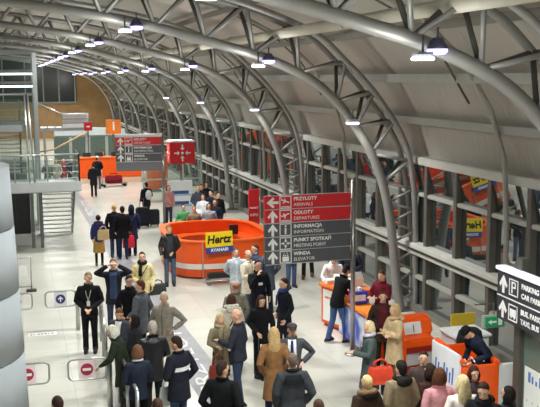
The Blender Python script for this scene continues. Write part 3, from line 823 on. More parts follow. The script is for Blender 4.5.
# far orange counter and its signs
t = thing('far_counter', 'far orange counter at the end of the hall', 'counter', (5.2,52.3,0))
MB().box(-1.75,1.75,-.6,.5,.3,1.42).build('body', ORG, t, bevel=.03)
MB().box(-1.72,1.72,-.58,.48,0,.3).build('plinth', plastic('#d8b59a'), t)
MB().box(-1.8,1.8,-.66,.2,1.42,1.49).build('counter_top', plastic('#f07a30'), t, bevel=.01)
for x in (-1.3,-.6,.3,1.1): MB().box(x-.22,x+.22,-.2,-.12,1.49,1.72).build('monitor', mat('#2a2c30'), t, bevel=.01)
for k,(x,c) in enumerate(((6.9,'#e56a2c'),(7.6,'#d8602a'))):
    tt = thing('far_kiosk', 'tall orange panel standing %s the far direction sign' % ('behind' if k == 0 else 'to the right of'), 'kiosk', (x,47+1.5*k,0))
    MB().box(-.32,.32,-.1,.1,.1,1.9).build('panel', plastic(c), tt, bevel=.02); MB().box(-.4,.4,-.25,.25,0,.1).build('base', mat('#777777'), tt)
t = thing('orange_sign', 'orange hanging box sign with white symbol above the far counter', 'sign', (5.55,53.1,0))
MB().box(-.42,.42,-.2,.2,2.7,3.52).build('sign_box', plastic('#f08428',.4), t, bevel=.02)
MB().box(-.05,.05,-.21,-.2,2.92,3.28).build('symbol', WHITE, t); MB().ell((0,-.2,3.36),(.06,.02,.06)).build('symbol', WHITE, t)
MB().cyl((0,.1,0),(0,.1,2.7),.05).build('pole', POLE, t)
t = thing('red_sign', 'small red box sign with white emblem left of the far orange sign', 'sign', (4.25,55,0))
MB().box(-.24,.24,-.15,.15,2.82,3.32).build('sign_box', RED, t, bevel=.01); MB().box(-.1,.1,-.16,-.15,3.02,3.1).build('emblem', WHITE, t)
MB().cyl((0,.1,0),(0,.1,2.82),.04).build('pole', POLE, t)
t = thing('far_walkway', 'far raised walkway with white banded parapet and slanting stair rails', 'walkway', (3.2,58,0))
MB().box(-1.6,1.35,0,2,2.65,2.85).build('slab', SLAB, t)
MB().box(-.3,1.32,-.05,0,2.85,3.1).build('parapet_band', plastic('#dfe4ec'), t)
MB().box(-.3,1.32,-.05,0,3.16,3.36).build('parapet_band', plastic('#b9c2d4'), t)
MB().box(-.3,1.32,-.05,0,3.42,3.68).build('parapet_band', plastic('#e2e6ec'), t)
MB().tube([(-1.75,-.1,4.4),(-.3,-.1,3.72),(1.32,-.1,3.72)], .04, 8).build('handrail', GALV, t, smooth=True)
MB().tube([(-1.75,-.1,1.4),(-.9,-.1,1.5),(1.3,-.1,2.6)], .06, 8).build('stair_stringer', mat('#a88f6c'), t, smooth=True)
for x in (-1.4,1.2): MB().box(x-.08,x+.08,.5,.66,0,2.65).build('support_post', GSTEEL, t)
for x in (-1.2,-.75,-.3): MB().cyl((x,-.1,2.7),(x,-.1,3.8 if x>-.5 else 4.1),.025,8).build('post', GALV, t)
t = thing('glass_booth', 'greenish glazed booth under the far direction sign', 'booth', (7.2,42.6,0))
for x in (-1.4,-.45,.5,1.4):
    MB().box(x-.04,x+.04,-.04,.04,0,2.3).build('post', paint('#8b968c'), t)
for z in (.05,1.1,2.25): MB().box(-1.4,1.4,-.03,.03,z,z+.06).build('rail', paint('#8b968c'), t)
for x in (-.92,.03,.95): MB().box(x-.42,x+.42,-.008,.008,.12,2.24).build('pane', CLEAR_GLASS, t)
t = thing('far_shelter', 'low white shop front past the far orange counter', 'shop front', (4.6,62,0))
MB().box(-2,2.6,0,2.2,0,2.5).build('body', paint('#a9b4a8'), t); MB().box(-2.05,2.65,-.1,0,2.1,2.5).build('fascia', plastic('#d7dde0'), t)
for x in (-1.6,-.4,.8,2.0): MB().box(x-.5,x+.5,-.03,0,.3,2.0).build('pane', mat('#5f6f68',.15), t)
# ------------------------------------------------------------------ people
SKIN = ['#d9a98c','#cf9c80','#e0b498']
def smooth01(t): t = max(0,min(1,t)); return t*t*(3-2*t)
TORSO = [(.30,.235,.19),(.45,.225,.18),(.62,.21,.168),(.80,.192,.148),(.92,.186,.138),(1.04,.168,.122),(1.18,.18,.13),(1.30,.198,.134),(1.38,.204,.122),(1.425,.185,.10),(1.455,.12,.085),(1.475,.085,.078),(1.51,.066,.066)]
def torso_r(z, flare=1.0):
    T = TORSO
    if z <= T[0][0]: r = T[0][1:]
    elif z >= T[-1][0]: r = T[-1][1:]
    else:
        for a,b in zip(T,T[1:]):
            if a[0] <= z <= b[0]:
                k = (z-a[0])/(b[0]-a[0]); r = (a[1]+(b[1]-a[1])*k, a[2]+(b[2]-a[2])*k); break
    if z < .85 and flare != 1: 
        q = 1 + (flare-1)*min(1,(.85-z)/.4); r = (r[0]*q, r[1]*q)
    return r
ARMS = {'down':((.25,-.03,1.13),(.262,.03,.88)),'relax':((.26,-.04,1.14),(.235,.10,.91)),'front':((.27,.0,1.14),(.06,.225,1.0)),
 'hip':((.39,-.10,1.17),(.205,.03,1.02)),'pocket':((.29,-.09,1.14),(.215,.06,.95)),'face':((.23,.15,1.17),(.075,.18,1.45)),
 'raise':((.38,.14,1.46),(.12,.17,1.63)),'hold':((.25,.07,1.15),(.10,.32,1.18)),'bag':((.265,-.05,1.14),(.275,.02,.87)),
 'elbowbag':((.28,.02,1.14),(.2,.25,1.13)),'rail':((.28,.13,1.18),(.2,.40,1.05)),'reach':((.26,.17,1.23),(.2,.46,1.14)),
 'cross':((.26,.07,1.15),(-.06,.225,1.17)),'back':((.28,-.10,1.15),(.08,-.2,.98))}
NEAR = True
def person(x, y, H, face, label, top=('jacket','#222222',.8), pants=('trousers','#30343c'), hair=('short','#3a2a20'), arms=('relax','relax'),
           lean=0, stride=0, head=(0,0), skin=0, extras=(), shoes='#1d1b1a', bulk=1.0, near=1, hat=None, female=0, topmat=None, group='people in the hall', bare=False):
    S = H/1.75
    t = thing('person', label, 'person', (x,y,0), math.radians(face), group)
    vb = (.0095 if near else .02); vc = (.014 if near else .024)
    sm = 3 if near else 2
    la = math.radians(lean)
    def U(p):
        p = Vector(p); k = smooth01((p.z-.85)/.3); a = -la*k
        q = p - Vector((0,0,.95)); q = Vector((q.x, q.y*math.cos(a)-q.z*math.sin(a), q.y*math.sin(a)+q.z*math.cos(a)))
        return q + Vector((0,0,.95))
    hy, hp = math.radians(head[0]), math.radians(head[1])
    MH = Matrix.Translation((0,-.005,1.51)) @ Matrix.Rotation(hy,4,'Z') @ Matrix.Rotation(-hp,4,'X') @ Matrix.Translation((0,.005,-1.51))
    def HD(p): return U(MH @ Vector(p)) * S
    def TB(p): return U(p) * S
    fw = .9 if female else 1.0
    # ---- body: one continuous surface
    b = MB(); seg = 14
    rs = []
    for z,rx,ry in ((.86,.12,.085),(.95,.14,.10),(1.05,.125,.09),(1.2,.135,.10),(1.33,.15,.10),(1.42,.13,.08),(1.47,.075,.062),(1.54,.056,.058),(1.6,.05,.055)):
        rs.append([(rx*fw*math.cos(2*PI*i/seg), ry*math.sin(2*PI*i/seg)-.005, z) for i in range(seg)])
    b.rings(rs)
    up = [Vector(p) for p in b.v]
    b.map(TB)
    h = MB()
    h.ell((0,-.012,1.648),(.076,.096,.102),18,12); h.ell((0,.022,1.585),(.058,.066,.078),14,10); h.ell((0,.05,1.562),(.036,.045,.035),12,8)
    h.tube([(0,.092,1.645),(0,.104,1.615),(0,.10,1.603)],[.008,.014,.012],8)
    for sx in (-1,1): h.ell((sx*.077,-.008,1.615),(.012,.024,.034),8,8); h.ell((sx*.032,.068,1.66),(.026,.018,.012),8,6)
    h.map(HD); b.add(h.v, h.f)
    n = MB().tube([(0,-.006,1.45),(0,-.004,1.6)],[.058,.054],12).map(HD); b.add(n.v, n.f)
    hands = []
    for side,nm in ((1,arms[0]),(-1,arms[1])):
        e,w = ARMS[nm] if isinstance(nm,str) else nm
        m = lambda p: Vector((p[0]*side*fw, p[1], p[2]))
        sh = (.172,0,1.40)
        a = MB().tube([m((.10,0,1.40)),m(sh),m(e),m(w)],[.05,.05,.038,.027],10).map(TB); b.add(a.v,a.f)
        E_,W_ = TB(m(e)), TB(m(w)); d = (W_-E_).normalized()
        pn = Vector((-side,0,0)) if abs(d.z) > .6 else Vector((0,0,-1))
        pn = (pn - d*pn.dot(d)).normalized(); sd = d.cross(pn)   # across the palm
        if sd.y < 0 and abs(d.z) > .6: sd = -sd
        if sd.x*side > 0 and abs(d.z) <= .6: sd = -sd
        hd = MB(); c = W_ + d*.05*S
        Mh = Matrix((sd, d, pn)).transposed()
        hd.ell(c, (.04*S,.055*S,.018*S), 10, 8, Mh)
        for k,ln in enumerate((.066,.078,.072,.056)):
            o = (1.5-k)*.0205
            p0 = W_ + d*.075*S + sd*o*S; p1 = p0 + (d*ln*.5 + pn*.008 + sd*o*.12)*S; p2 = p1 + (d*ln*.36 + pn*.028)*S
            hd.tube([p0,p1,p2],[.0105*S,.0098*S,.0085*S],6)
        p0 = W_ + d*.025*S + sd*.028*S; p1 = p0 + (sd*.03 + d*.03 + pn*.008)*S; p2 = p1 + (sd*.006 + d*.03 + pn*.015)*S
        hd.tube([p0,p1,p2],[.014*S,.0115*S,.009*S],6)
        b.add(hd.v, hd.f); hands.append((W_ + d*.09*S, d))
    legs = {}
    for side in (1,-1):
        f = stride*side
        hip = Vector((.085*side,0,.92)); ank = Vector((.10*side, f*.5, .085 + (0.03 if f<0 else 0)))
        kn = Vector((.095*side, f*.25+.02+abs(f)*.06, .50))
        legs[side] = (hip,kn,ank)
        a = MB().tube([hip*S,kn*S,ank*S],[.062*S,.045*S,.032*S],10); b.add(a.v,a.f)
        a = MB().tube([ank*S,(ank+Vector((0,.06,-.045)))*S,(ank+Vector((0,.13,-.055)))*S],[.032*S,.03*S,.024*S],8); b.add(a.v,a.f)
    remesh(b.build('body', mat(SKIN[skin],.6,0,.05,8), t), vb*S, 2)
    # ---- shoes and legwear
    for side in (1,-1):
        A = legs[side][2]; s = MB()
        fl = max(0,A.z-.085)
        s.rings([[((A.x + w*math.cos(2*PI*i/12)*(1 if not 0 else 1)), A.y + .03 + l*math.sin(2*PI*i/12), z+fl) for i in range(12)] for z,w,l in ((.0,.045,.14),(.03,.05,.145),(.06,.045,.12),(.10,.042,.055),(.13,.042,.05))])
        s.map(lambda p: p*S); s.build('shoe', leather(shoes), t, smooth=True)
    if pants:
        kind,pc = pants[0],pants[1]
        if kind in ('trousers','jeans'):
            p = MB(); p.rings([[(rx*fw*math.cos(2*PI*i/14), ry*math.sin(2*PI*i/14), z) for i in range(14)] for z,rx,ry in ((.84,.13,.10),(.90,.172,.118),(.98,.168,.115),(1.04,.16,.11))])
            p.map(TB)
            for side in (1,-1):
                hip,kn,ank = legs[side]
                q = MB().tube([(hip+Vector((0,0,.02)))*S, (hip*.5+kn*.5)*S, kn*S, (kn*.45+ank*.55)*S, (ank-Vector((0,.005,.035)))*S],[.098*S*fw,.085*S*fw,.068*S,.064*S,.062*S],12); p.add(q.v,q.f)
            remesh(p.build('jeans' if kind=='jeans' else 'trousers', cloth(pc), t), vc*S, sm)
        else:
            p = MB()
            for side in (1,-1):
                hip,kn,ank = legs[side]
                q = MB().tube([hip*S,(hip*.5+kn*.5)*S,kn*S,(kn*.5+ank*.5)*S,(ank-Vector((0,0,.03)))*S],[.075*S,.065*S,.05*S,.05*S,.038*S],12)
                q.build('stocking', cloth(pants[2] if len(pants)>2 else '#1b1b1e'), t, smooth=True)
            p.rings([[(rx*math.cos(2*PI*i/18), ry*math.sin(2*PI*i/18), z) for i in range(18)] for z,rx,ry in ((.46,.205,.165),(.5,.205,.165),(.7,.19,.15),(.9,.18,.125),(1.02,.16,.115))])
            p.map(TB); p.build('skirt', cloth(pc), t, smooth=True)
    # ---- upper garment
    nm, tc, hem = top[:3]
    flare = top[3] if len(top) > 3 else 1.0
    tm = topmat(tc) if topmat else cloth(tc)
    g = MB(); zs = [hem, hem+.02] + [z for z,_,_ in TORSO if z > hem+.05]
    puff = bulk
    rs = []
    for z in zs:
        rx,ry = torso_r(z, flare); rs.append([(rx*puff*fw*math.cos(2*PI*i/20), ry*puff*math.sin(2*PI*i/20), z) for i in range(20)])
    g.rings(rs)
    for side,nmx in ((1,arms[0]),(-1,arms[1])):
        e,w = ARMS[nmx] if isinstance(nmx,str) else nmx
        m = lambda p: Vector((p[0]*side*fw, p[1], p[2]))
        E_ = Vector(m(e)); W_ = Vector(m(w)); sh = Vector(m((.178,0,1.392)))
        if bare: W_ = E_ + (W_-E_)*.1
        q = MB().tube([m((.08,0,1.39)), sh, sh*.5+E_*.5+Vector((side*.008,0,0)), E_, E_*.5+W_*.5, W_],[.075*puff,.078*puff,.068*puff,.062*puff,.056*puff,.048*puff],12); g.add(q.v,q.f)
    g.map(TB)
    remesh(g.build(nm, tm, t), vc*S, sm)
    # ---- hair and headgear
    def hair_shell(fr, sd_, bk, r=(.083,.104,.108), c=(0,-.016,1.652), top=2):
        q = MB().ell(c, (1,1,1), 24, 18)
        cc = Vector(c)
        def f(p):
            d = p - cc
            dy = d.y
            th = sd_+(fr-sd_)*smooth01(dy*1.25) if dy > 0 else sd_+(bk-sd_)*smooth01(-dy)
            k = smooth01((d.z-th)/.14+.3)*(1 if d.z < top else 1 - smooth01((d.z-top)/.15))
            k = .80+.20*k
            return cc + Vector((d.x*r[0]*k, d.y*r[1]*k, d.z*r[2]*k))
        return q.map(f)
    st, hc = hair
    hm = mat(hc,.75,0,.35,60,.5,spec=.25)
    q = None
    if st == 'short': q = hair_shell(.5,-.28,-1.0,(.082,.103,.107)); q.ell((0,-.058,1.60),(.066,.05,.075),12,8)
    elif st == 'crop': q = hair_shell(.46,-.2,-.9,(.079,.1,.105)); q.ell((0,-.055,1.605),(.062,.05,.065),12,8)
    elif st == 'bald': q = hair_shell(9,-.30,-.6,(.080,.101,.104),top=.2)
    elif st in ('bob','long','mid','bun'):
        q = hair_shell(.6,-.5 if st!='bun' else -.1,-.9,(.088,.108,.112))
        if st in ('bob','long','mid'):
            q.ell((0,-.04,1.60),(.10,.085,.12),16,10)
            for sx in (-1,1): q.ell((sx*.082,.0,1.575),(.026,.05,.095),10,8)
        if st == 'long': q.ell((0,-.085,1.46),(.105,.05,.2),14,10)
        if st == 'mid': q.ell((0,-.075,1.52),(.10,.055,.13),14,10)
        if st == 'bun': q.ell((0,-.12,1.70),(.045,.045,.045),10,8)
    elif st == 'hood': q = None
    if q is not None:
        q.map(HD); remesh(q.build('hair', hm, t), (.011 if near else .018)*S, 2)
    if hat:
        hk, hcx = hat; q = MB()
        if hk == 'cap':
            q.ell((0,-.014,1.69),(.087,.107,.078),18,10); q.ell((0,.10,1.685),(.07,.075,.012),14,6)
        elif hk == 'flatcap':
            q.ell((0,-.005,1.70),(.10,.125,.05),18,10); q.ell((0,.10,1.672),(.075,.055,.014),14,6)
        elif hk == 'beanie': q.ell((0,-.016,1.675),(.088,.106,.095),18,12)
        elif hk == 'hood':
            q.ell((0,-.03,1.63),(.105,.115,.15),18,12)
        q.map(HD); remesh(q.build(hk if hk!='flatcap' else 'flat_cap', cloth(hcx), t), .012*S, 2)
    # ---- face
    if near:
        for sx in (-1,1):
            q = MB().ell((sx*.032,.0785,1.637),(.014,.0085,.008),10,8).map(HD).build('eye', mat('#efe9e2',.3,0,0), t, smooth=True)
            MB().ell((sx*.032,.0855,1.637),(.006,.004,.0065),8,6).map(HD).build('iris', mat('#2b1d14',.3,0,0), q, smooth=True)
            MB().ell((sx*.033,.083,1.658),(.019,.007,.0045),8,6).map(HD).build('eyebrow', mat(hc if st != 'bald' else '#6b5648',.8), t, smooth=True)
        MB().ell((0,.094,1.572),(.022,.008,.0065),10,6).map(HD).build('mouth', mat('#a8604f',.5,0,0), t, smooth=True)
    # ---- extras
    def patch(name, m, z0, z1, wl, wr, off=.014, back=False, n=8):
        q = MB(); k = 6; rows = []
        for i in range(n+1):
            z = z0+(z1-z0)*i/n; rx,ry = torso_r(z,flare); rx *= puff*fw; ry *= puff
            L_,R_ = wl(i/n), wr(i/n); o=[]; inn=[]
            for j in range(k+1):
                xx = L_+(R_-L_)*j/k; yy = ry*math.sqrt(max(.02,1-min(.98,(xx/rx)**2)))
                s_ = -1 if back else 1
                o.append((xx, s_*(yy+off), z)); inn.append((xx, s_*(yy-.015), z))
            rows.append(o + list(reversed(inn)))
        q.rings(rows); q.map(TB)
        return q.build(name, m, t, smooth=False)
    def ring(name, m, z, rx, ry, r, y0=-.005, a0=0, a1=2*PI, squash=1.0, tilt=0):
        n = 22; full = a1-a0 > 6.2
        pts = [(rx*math.cos(a0+(a1-a0)*i/(n if full else n-1)), y0+ry*math.sin(a0+(a1-a0)*i/(n if full else n-1)), z - tilt*math.sin(a0+(a1-a0)*i/(n if full else n-1))) for i in range(n)]
        q = MB().tube(pts, r, 8, close=full, flat=squash); q.map(TB); return q.build(name, m, t, smooth=True)
    for ex in extras:
        k = ex[0]; c = ex[1] if len(ex) > 1 else None
        if k == 'collar': ring('collar', cloth(c), 1.485, .078, .076, .024, tilt=.02)
        elif k == 'scarf':
            ring('scarf', cloth(c), 1.50, .082, .088, .042, .005, tilt=.02)
            q = MB().tube([(.03,.10,1.48),(.05,.155,1.36),(.055,.165,1.18)],[.04,.045,.045],8,flat=.45); q.map(TB); q.build('scarf_end', cloth(c), t, smooth=True)
        elif k == 'hoodback':
            q = MB().ell((0,-.115,1.455),(.135,.075,.085),16,10); q.add(*_ringpts(1.485,.095,.09,.036)); q.map(TB); remesh(q.build('hood', cloth(c), t), .016*S, 3)
        elif k == 'furhood':
            q = MB().ell((0,-.12,1.45),(.15,.08,.09),16,10); q.map(TB); remesh(q.build('hood', cloth(ex[2] if len(ex)>2 else c), t), .016*S, 3)
            ring('fur_trim', mat(c,.95,0,.4,40,.8), 1.49, .125, .125, .042, -.02, tilt=.03)
        elif k == 'shirt':
            patch('shirt', cloth(c), 1.10 if len(ex)<3 else ex[2], 1.465, lambda u: -.02-.055*u, lambda u: .02+.055*u, .013)
        elif k == 'openshirt':
            patch('shirt', cloth(c), ex[2], 1.46, lambda u: -.085+.01*u, lambda u: .085-.01*u, .013)
        elif k == 'tie': patch('tie', cloth(c), 1.08, 1.45, lambda u: -.036+.014*u, lambda u: .036-.014*u, .021)
        elif k == 'zip': patch('zip', mat(c,.5), hem+.02, 1.45, lambda u: -.008, lambda u: .008, .012)
        elif k == 'placket': patch('placket', cloth(c), hem+.02, 1.45, lambda u: -.022, lambda u: .03, .012)
        elif k == 'belt': ring('belt', leather(c), 1.03, torso_r(1.03)[0]*puff*fw+.006, torso_r(1.03)[1]*puff+.006, .02, 0)
        elif k == 'stripe': 
            patch('white_stripe', cloth(c), 1.20, 1.265, lambda u: -.165+.01*u, lambda u: .165, .012, back=True, n=3)
        elif k == 'yoke': patch('yoke', cloth(c), 1.30, 1.44, lambda u: -.17+.05*u, lambda u: .17-.05*u, .012, back=True, n=4)
        elif k == 'logo': patch('logo', WHITE, 1.20, 1.26, lambda u: -.06, lambda u: .04, .013, n=2)
        elif k == 'lanyard':
            for sx in (-1,1):
                q = MB().tube([(sx*.07,.05,1.46),(sx*.045,.145,1.33),(0,.158,1.16)],.006,6); q.map(TB); q.build('lanyard', plastic('#d8d8d4'), t)
            q = MB().box(-.035,.035,.15,.162,1.05,1.16); q.map(TB); q.build('badge', plastic('#f3f3f0'), t)
        elif k == 'glasses':
            q = MB()
            for sx in (-1,1): q.tube([(sx*.034+.024*math.cos(a*PI/6), .093, 1.637+.018*math.sin(a*PI/6)) for a in range(12)], .003, 5, close=True); q.tube([(sx*.058,.09,1.64),(sx*.08,0,1.64)],.003,5)
            q.box(-.01,.01,.091,.096,1.637,1.642); q.map(HD); q.build('glasses', mat('#1c1c1c',.3), t)
        elif k == 'backpack':
            q = MB().ell((0,-.21,1.2),(.15,.10,.22),14,10); q.map(TB); remesh(q.build('backpack', cloth(c), t), .018*S, 2)
        elif k == 'vest': patch('vest', cloth(c), .95, 1.45, lambda u: -.15+.05*u, lambda u: .15-.05*u, .012)
        elif k == 'strap':
            sx = ex[2] if len(ex) > 2 else 1
            for sg in (1,-1):
                q = MB()
                pts = [(sx*(.13-.30*i/8), sg*(torso_r(1.44-.5*i/8)[1]*puff*(math.sqrt(max(.1,1-((.13-.30*i/8)/.22)**2)))+.016), 1.44-.5*i/8) for i in range(9)]
                q.tube(pts,.016,6,flat=.4); q.map(TB); q.build('bag_strap', leather(c), t, smooth=True)
        elif k == 'pockets':
            for sx in (-1,1): patch('pocket', cloth(c), .9, 1.0, lambda u, s=sx: s*.12-.045, lambda u, s=sx: s*.12+.045, .012, n=2)
    t['_h'] = 0
    del t['_h']
    R_ = Matrix.Rotation(math.radians(face),3,'Z')
    return t, [R_ @ hp_[0] + Vector((x,y,0)) for hp_ in hands]
def _ringpts(z, rx, ry, r):
    q = MB().tube([(rx*math.cos(2*PI*i/22), ry*math.sin(2*PI*i/22)-.005, z-.02*math.sin(2*PI*i/22)) for i in range(22)], r, 8, close=True)
    return q.v, q.f

def handbag(name, label, top, col, w=.32, h=.24, d=.13, drop=.16, rz=0, m=None, cat='bag'):
    """a bag hanging from the point TOP"""
    t = thing(name, label, cat, (top[0],top[1],top[2]-drop-h), rz, None)
    b = MB()
    b.rings([[(x*w/2*k, y*d/2*q, z) for x,y in ((-1,-.7),(-.85,-1),(.85,-1),(1,-.7),(1,.7),(.85,1),(-.85,1),(-1,.7))] for z,k,q in ((0,.94,.8),(.03,1,1),(h*.5,1,1),(h*.9,.9,.7),(h,.88,.5))])
    b.build('body', m or leather(col), t, smooth=False, bevel=.008)
    for s in (-1,1):
        MB().tube([(-w*.28,s*d*.2,h*.9),(-w*.24,s*d*.15,h+drop*.6),(0,s*.012,h+drop),(w*.24,s*d*.15,h+drop*.6),(w*.28,s*d*.2,h*.9)],.011,8).build('handle', m or leather(col), t, smooth=True)
    MB().box(-w*.3,w*.3,-d*.56,-d*.5,h*.35,h*.6).build('front_pocket', m or leather(col), t, bevel=.006)
    return t
def suitcase(label, x, y, rz, col, w=.42, h=.62, d=.26, handle=True, group=None, name='suitcase'):
    t = thing(name, label, 'suitcase', (x,y,0), rz, group)
    MB().box(-w/2,w/2,-d/2,d/2,.06,h).build('shell', cloth(col,.7), t, bevel=.04)
    MB().box(-w/2+.04,w/2-.04,-d/2-.02,-d/2,.14,h*.62).build('front_pocket', cloth(col,.7), t, bevel=.012)
    for sx in (-1,1):
        MB().cyl((sx*(w/2-.06)-.02,d/2-.05,.045),(sx*(w/2-.06)+.02,d/2-.05,.045),.045,12).build('wheel', mat('#18181a',.5), t, smooth=True)
    MB().box(-w/2+.05,-w/2+.09,-d/2+.02,-d/2+.06,0,.06).build('foot', mat('#18181a'), t); MB().box(w/2-.09,w/2-.05,-d/2+.02,-d/2+.06,0,.06).build('foot', mat('#18181a'), t)
    if handle:
        MB().tube([(-.09,d/2-.04,h-.02),(-.09,d/2-.04,h+.32),(.09,d/2-.04,h+.32),(.09,d/2-.04,h-.02)],.012,8).build('pull_handle', metal('#77787a'), t, smooth=True)
    return t
# ------------------------------------------------------------------ the people of the photograph
T_ = 'trousers'; J_ = 'jeans'
def P(xy, H, face, label, **k): return person(xy[0], xy[1], H, face, label, **k)
# corridor and rail, left
P((1.40, 19.53),1.80,170,'guard in black uniform with white badge lanyard standing by the barrier',top=('jacket','#1c1c20',.8),pants=(T_,'#19191c'),hair=('short','#8b7b6c'),arms=('front','front'),extras=(('lanyard',),('collar','#222226'),('belt','#0f0f10')),head=(0,5))
P((2.07, 20.79),1.80,172,'person in dark open jacket and blue shirt raising both hands to the face',top=('jacket','#23242b',.72),pants=(J_,'#39445c'),hair=('short','#6d5a48'),arms=('raise','raise'),extras=(('openshirt','#414f72',.86),('collar','#23242b')))
P((2.23, 19.05),1.78,200,'person in black coat and glasses behind the grey wool jacket',top=('coat','#17171a',.55),pants=(T_,'#1a1a1e'),hair=('short','#2a1e18'),extras=(('glasses',),('collar','#17171a')),arms=('relax','pocket'),head=(-10,8))
P((2.38, 18.41),1.80,55,'young person in grey wool jacket, seen from behind looking left',top=('jacket','#5d6068',.66),pants=(T_,'#2a2c33'),hair=('short','#5b3322'),arms=('pocket','front'),extras=(('collar','#4b4e55'),),head=(20,5))
P((1.83, 17.15),1.60,150,'fair haired person in white collar leaning over the rail behind the white haired one',top=('jacket','#43464f',.8),pants=(T_,'#2c2e34'),hair=('short','#6f4a33'),arms=('front','front'),extras=(('shirt','#e8e6e2'),),lean=8,head=(20,20))
P((1.98, 16.34),1.62,60,'black haired person half hidden behind the white haired person at the rail',top=('jacket','#26262a',.7),pants=(T_,'#222226'),hair=('bob','#1c1614'),arms=('front','front'))
P((1.70, 15.71),1.64,70,'white haired person in dark green coat leaning on the steel rail',top=('coat','#2b3427',.56),pants=(T_,'#2e2f2c'),hair=('bob','#e3ddcf'),arms=('rail','rail'),lean=16,extras=(('collar','#2b3427'),),head=(10,10),bulk=1.06)
P((1.77, 14.29),1.66,10,'person in navy sweater and black trousers with reddish blond bob, from behind',top=('sweater','#252b3a',.80),pants=(T_,'#121214'),hair=('bob','#76513a'),arms=('front','front'),extras=(('collar','#dfe0e8'),),female=1)
P((2.17, 15.31),1.76,8,'grey haired person in black leather jacket seen from behind',top=('jacket','#17181b',.70),pants=(T_,'#1d1e22'),hair=('short','#b6aea2'),arms=('front','relax'),topmat=leather,extras=(('collar','#151517'),))
p,hd = P((2.43, 14.20),1.78,35,'person in navy jacket with white back stripe and jeans',top=('jacket','#1f222d',.70),pants=(J_,'#39455c'),hair=('short','#2c1f19'),arms=('pocket','front'),extras=(('stripe','#e8e8ea'),('collar','#14161c')),head=(20,18),bulk=1.08)
handbag('carrier_bag','white plastic carrier bag held by the one in the striped navy jacket',hd[1],'#e4e6e8',.26,.34,.10,.12,.4,plastic('#e4e6e8',.5))
P((2.71, 17.38),1.76,150,'person in beige zip jacket and khaki trousers with hand on hip',top=('jacket','#8d8578',.78),pants=(T_,'#a39878'),hair=('crop','#c6bdb2'),arms=('pocket','hip'),extras=(('zip','#5d564c'),('collar','#8d8578'),('pockets','#7c7467')),head=(25,5))
p,hd = P((2.86, 21.63),1.76,172,'person in pale yellow jacket with black scarf and shoulder bag',top=('jacket','#d9cb94',.74),pants=(J_,'#2b3040'),hair=('crop','#1e1714'),arms=('front','relax'),extras=(('scarf','#1b1a1a'),('strap','#2a2b28',-1)))
handbag('shoulder_bag','dark olive shoulder bag hanging beside the pale yellow jacket',(p.location.x+.36,p.location.y-.02,1.05),'#32352f',.42,.27,.16,.1,.2)
P((0.39, 12.07),1.72,20,'dark haired person at the bottom left edge, only head and shoulders in view',top=('jacket','#2a2a2c',.75),pants=(T_,'#242428'),hair=('short','#3a2520'))
P((1.69, 11.65),1.70,0,'brown haired person at the bottom edge below the navy sweater',top=('jacket','#4b3f38',.75),pants=(T_,'#2a2a2e'),hair=('crop','#4a3226'))
# couple on the strip
p,hd = P((3.55, 16.06),1.60,190,'blond person in olive trench coat holding a phone, facing the bald one in navy',top=('trench_coat','#8a8068',.56,1.06),pants=(T_,'#23201e'),hair=('long','#cdb891'),arms=('elbowbag','hold'),extras=(('scarf','#a99c7c'),('placket','#6f6650'),('belt','#766c55')),female=1,head=(-8,14))
handbag('handbag','reddish brown leather handbag on the arm of the trench coat wearer',(hd[0].x-.06,hd[0].y-.12,.96),'#7c2f1d',.36,.28,.14,.2,.2)
P((3.75, 15.44),1.82,60,'bald person in navy jacket and jeans standing on the floor strip',top=('jacket','#31343f',.84),pants=(J_,'#36415a'),hair=('bald','#b59a80'),arms=('relax','hold'),extras=(('collar','#31343f'),),head=(20,16),stride=.12,bulk=1.05,skin=0)
P((2.83, 12.71),1.78,-30,'dark haired person in black coat at the bottom, turned to the right',top=('coat','#17181b',.6),pants=(T_,'#1a1b1e'),hair=('short','#33241c'),arms=('pocket','pocket'),extras=(('collar','#101012'),),head=(-35,5),bulk=1.06)
# cluster left of the large sign
P((4.27, 17.81),1.78,15,'balding person in olive grey jacket seen from behind the fur hood',top=('jacket','#7d7a6c',.76),pants=(T_,'#3a3a3c'),hair=('bald','#8a5b45'),arms=('relax','relax'),extras=(('collar','#6b685c'),),skin=1)
P((4.04, 17.21),1.66,5,'brown haired person in cream fur hooded coat with black bag strap',top=('coat','#cfc6b4',.55,1.08),pants=(T_,'#2a2523'),hair=('mid','#4a2d22'),arms=('relax','relax'),extras=(('furhood','#e6dece','#d5ccba'),('strap','#141414')),female=1)
P((5.25, 21.73),1.70,172,'person in light blue shirt standing at the orange rental counter',top=('shirt','#adb6bf',.82),pants=(T_,'#8b8a86'),hair=('short','#5b4a3e'),arms=('back','back'),extras=(('placket','#c2cdd8'),('collar','#c6d0da')))
P((5.34, 20.88),1.80,215,'balding person in cream jacket beside the light blue shirt',top=('jacket','#d8cfba',.72),pants=(J_,'#465468'),hair=('bald','#5c4535'),arms=('hold','relax'),extras=(('collar','#d8cfba'),('zip','#a69c88')),head=(-10,8))
P((5.82, 22.00),1.72,95,'person in blue denim jacket turned left by the large sign edge',top=('jacket','#3f4a5f',.72),pants=(T_,'#27304a'),hair=('short','#4b2f22'),arms=('front','relax'),extras=(('collar','#33466a'),),head=(15,6))
P((6.01, 21.54),1.78,20,'broad person in steel blue coat behind the left edge of the large sign',top=('coat','#465264',.6),pants=(T_,'#252b3b'),hair=('short','#5a4636'),arms=('pocket','pocket'),bulk=1.06)
P((5.26, 19.65),1.80,185,'person in black jacket and black tee with white logo, hand to the face',top=('jacket','#18191c',.74),pants=(J_,'#1d2230'),hair=('short','#2a1d17'),arms=('face','relax'),extras=(('openshirt','#1b1e2b',.9),('logo',),('collar','#141416')))
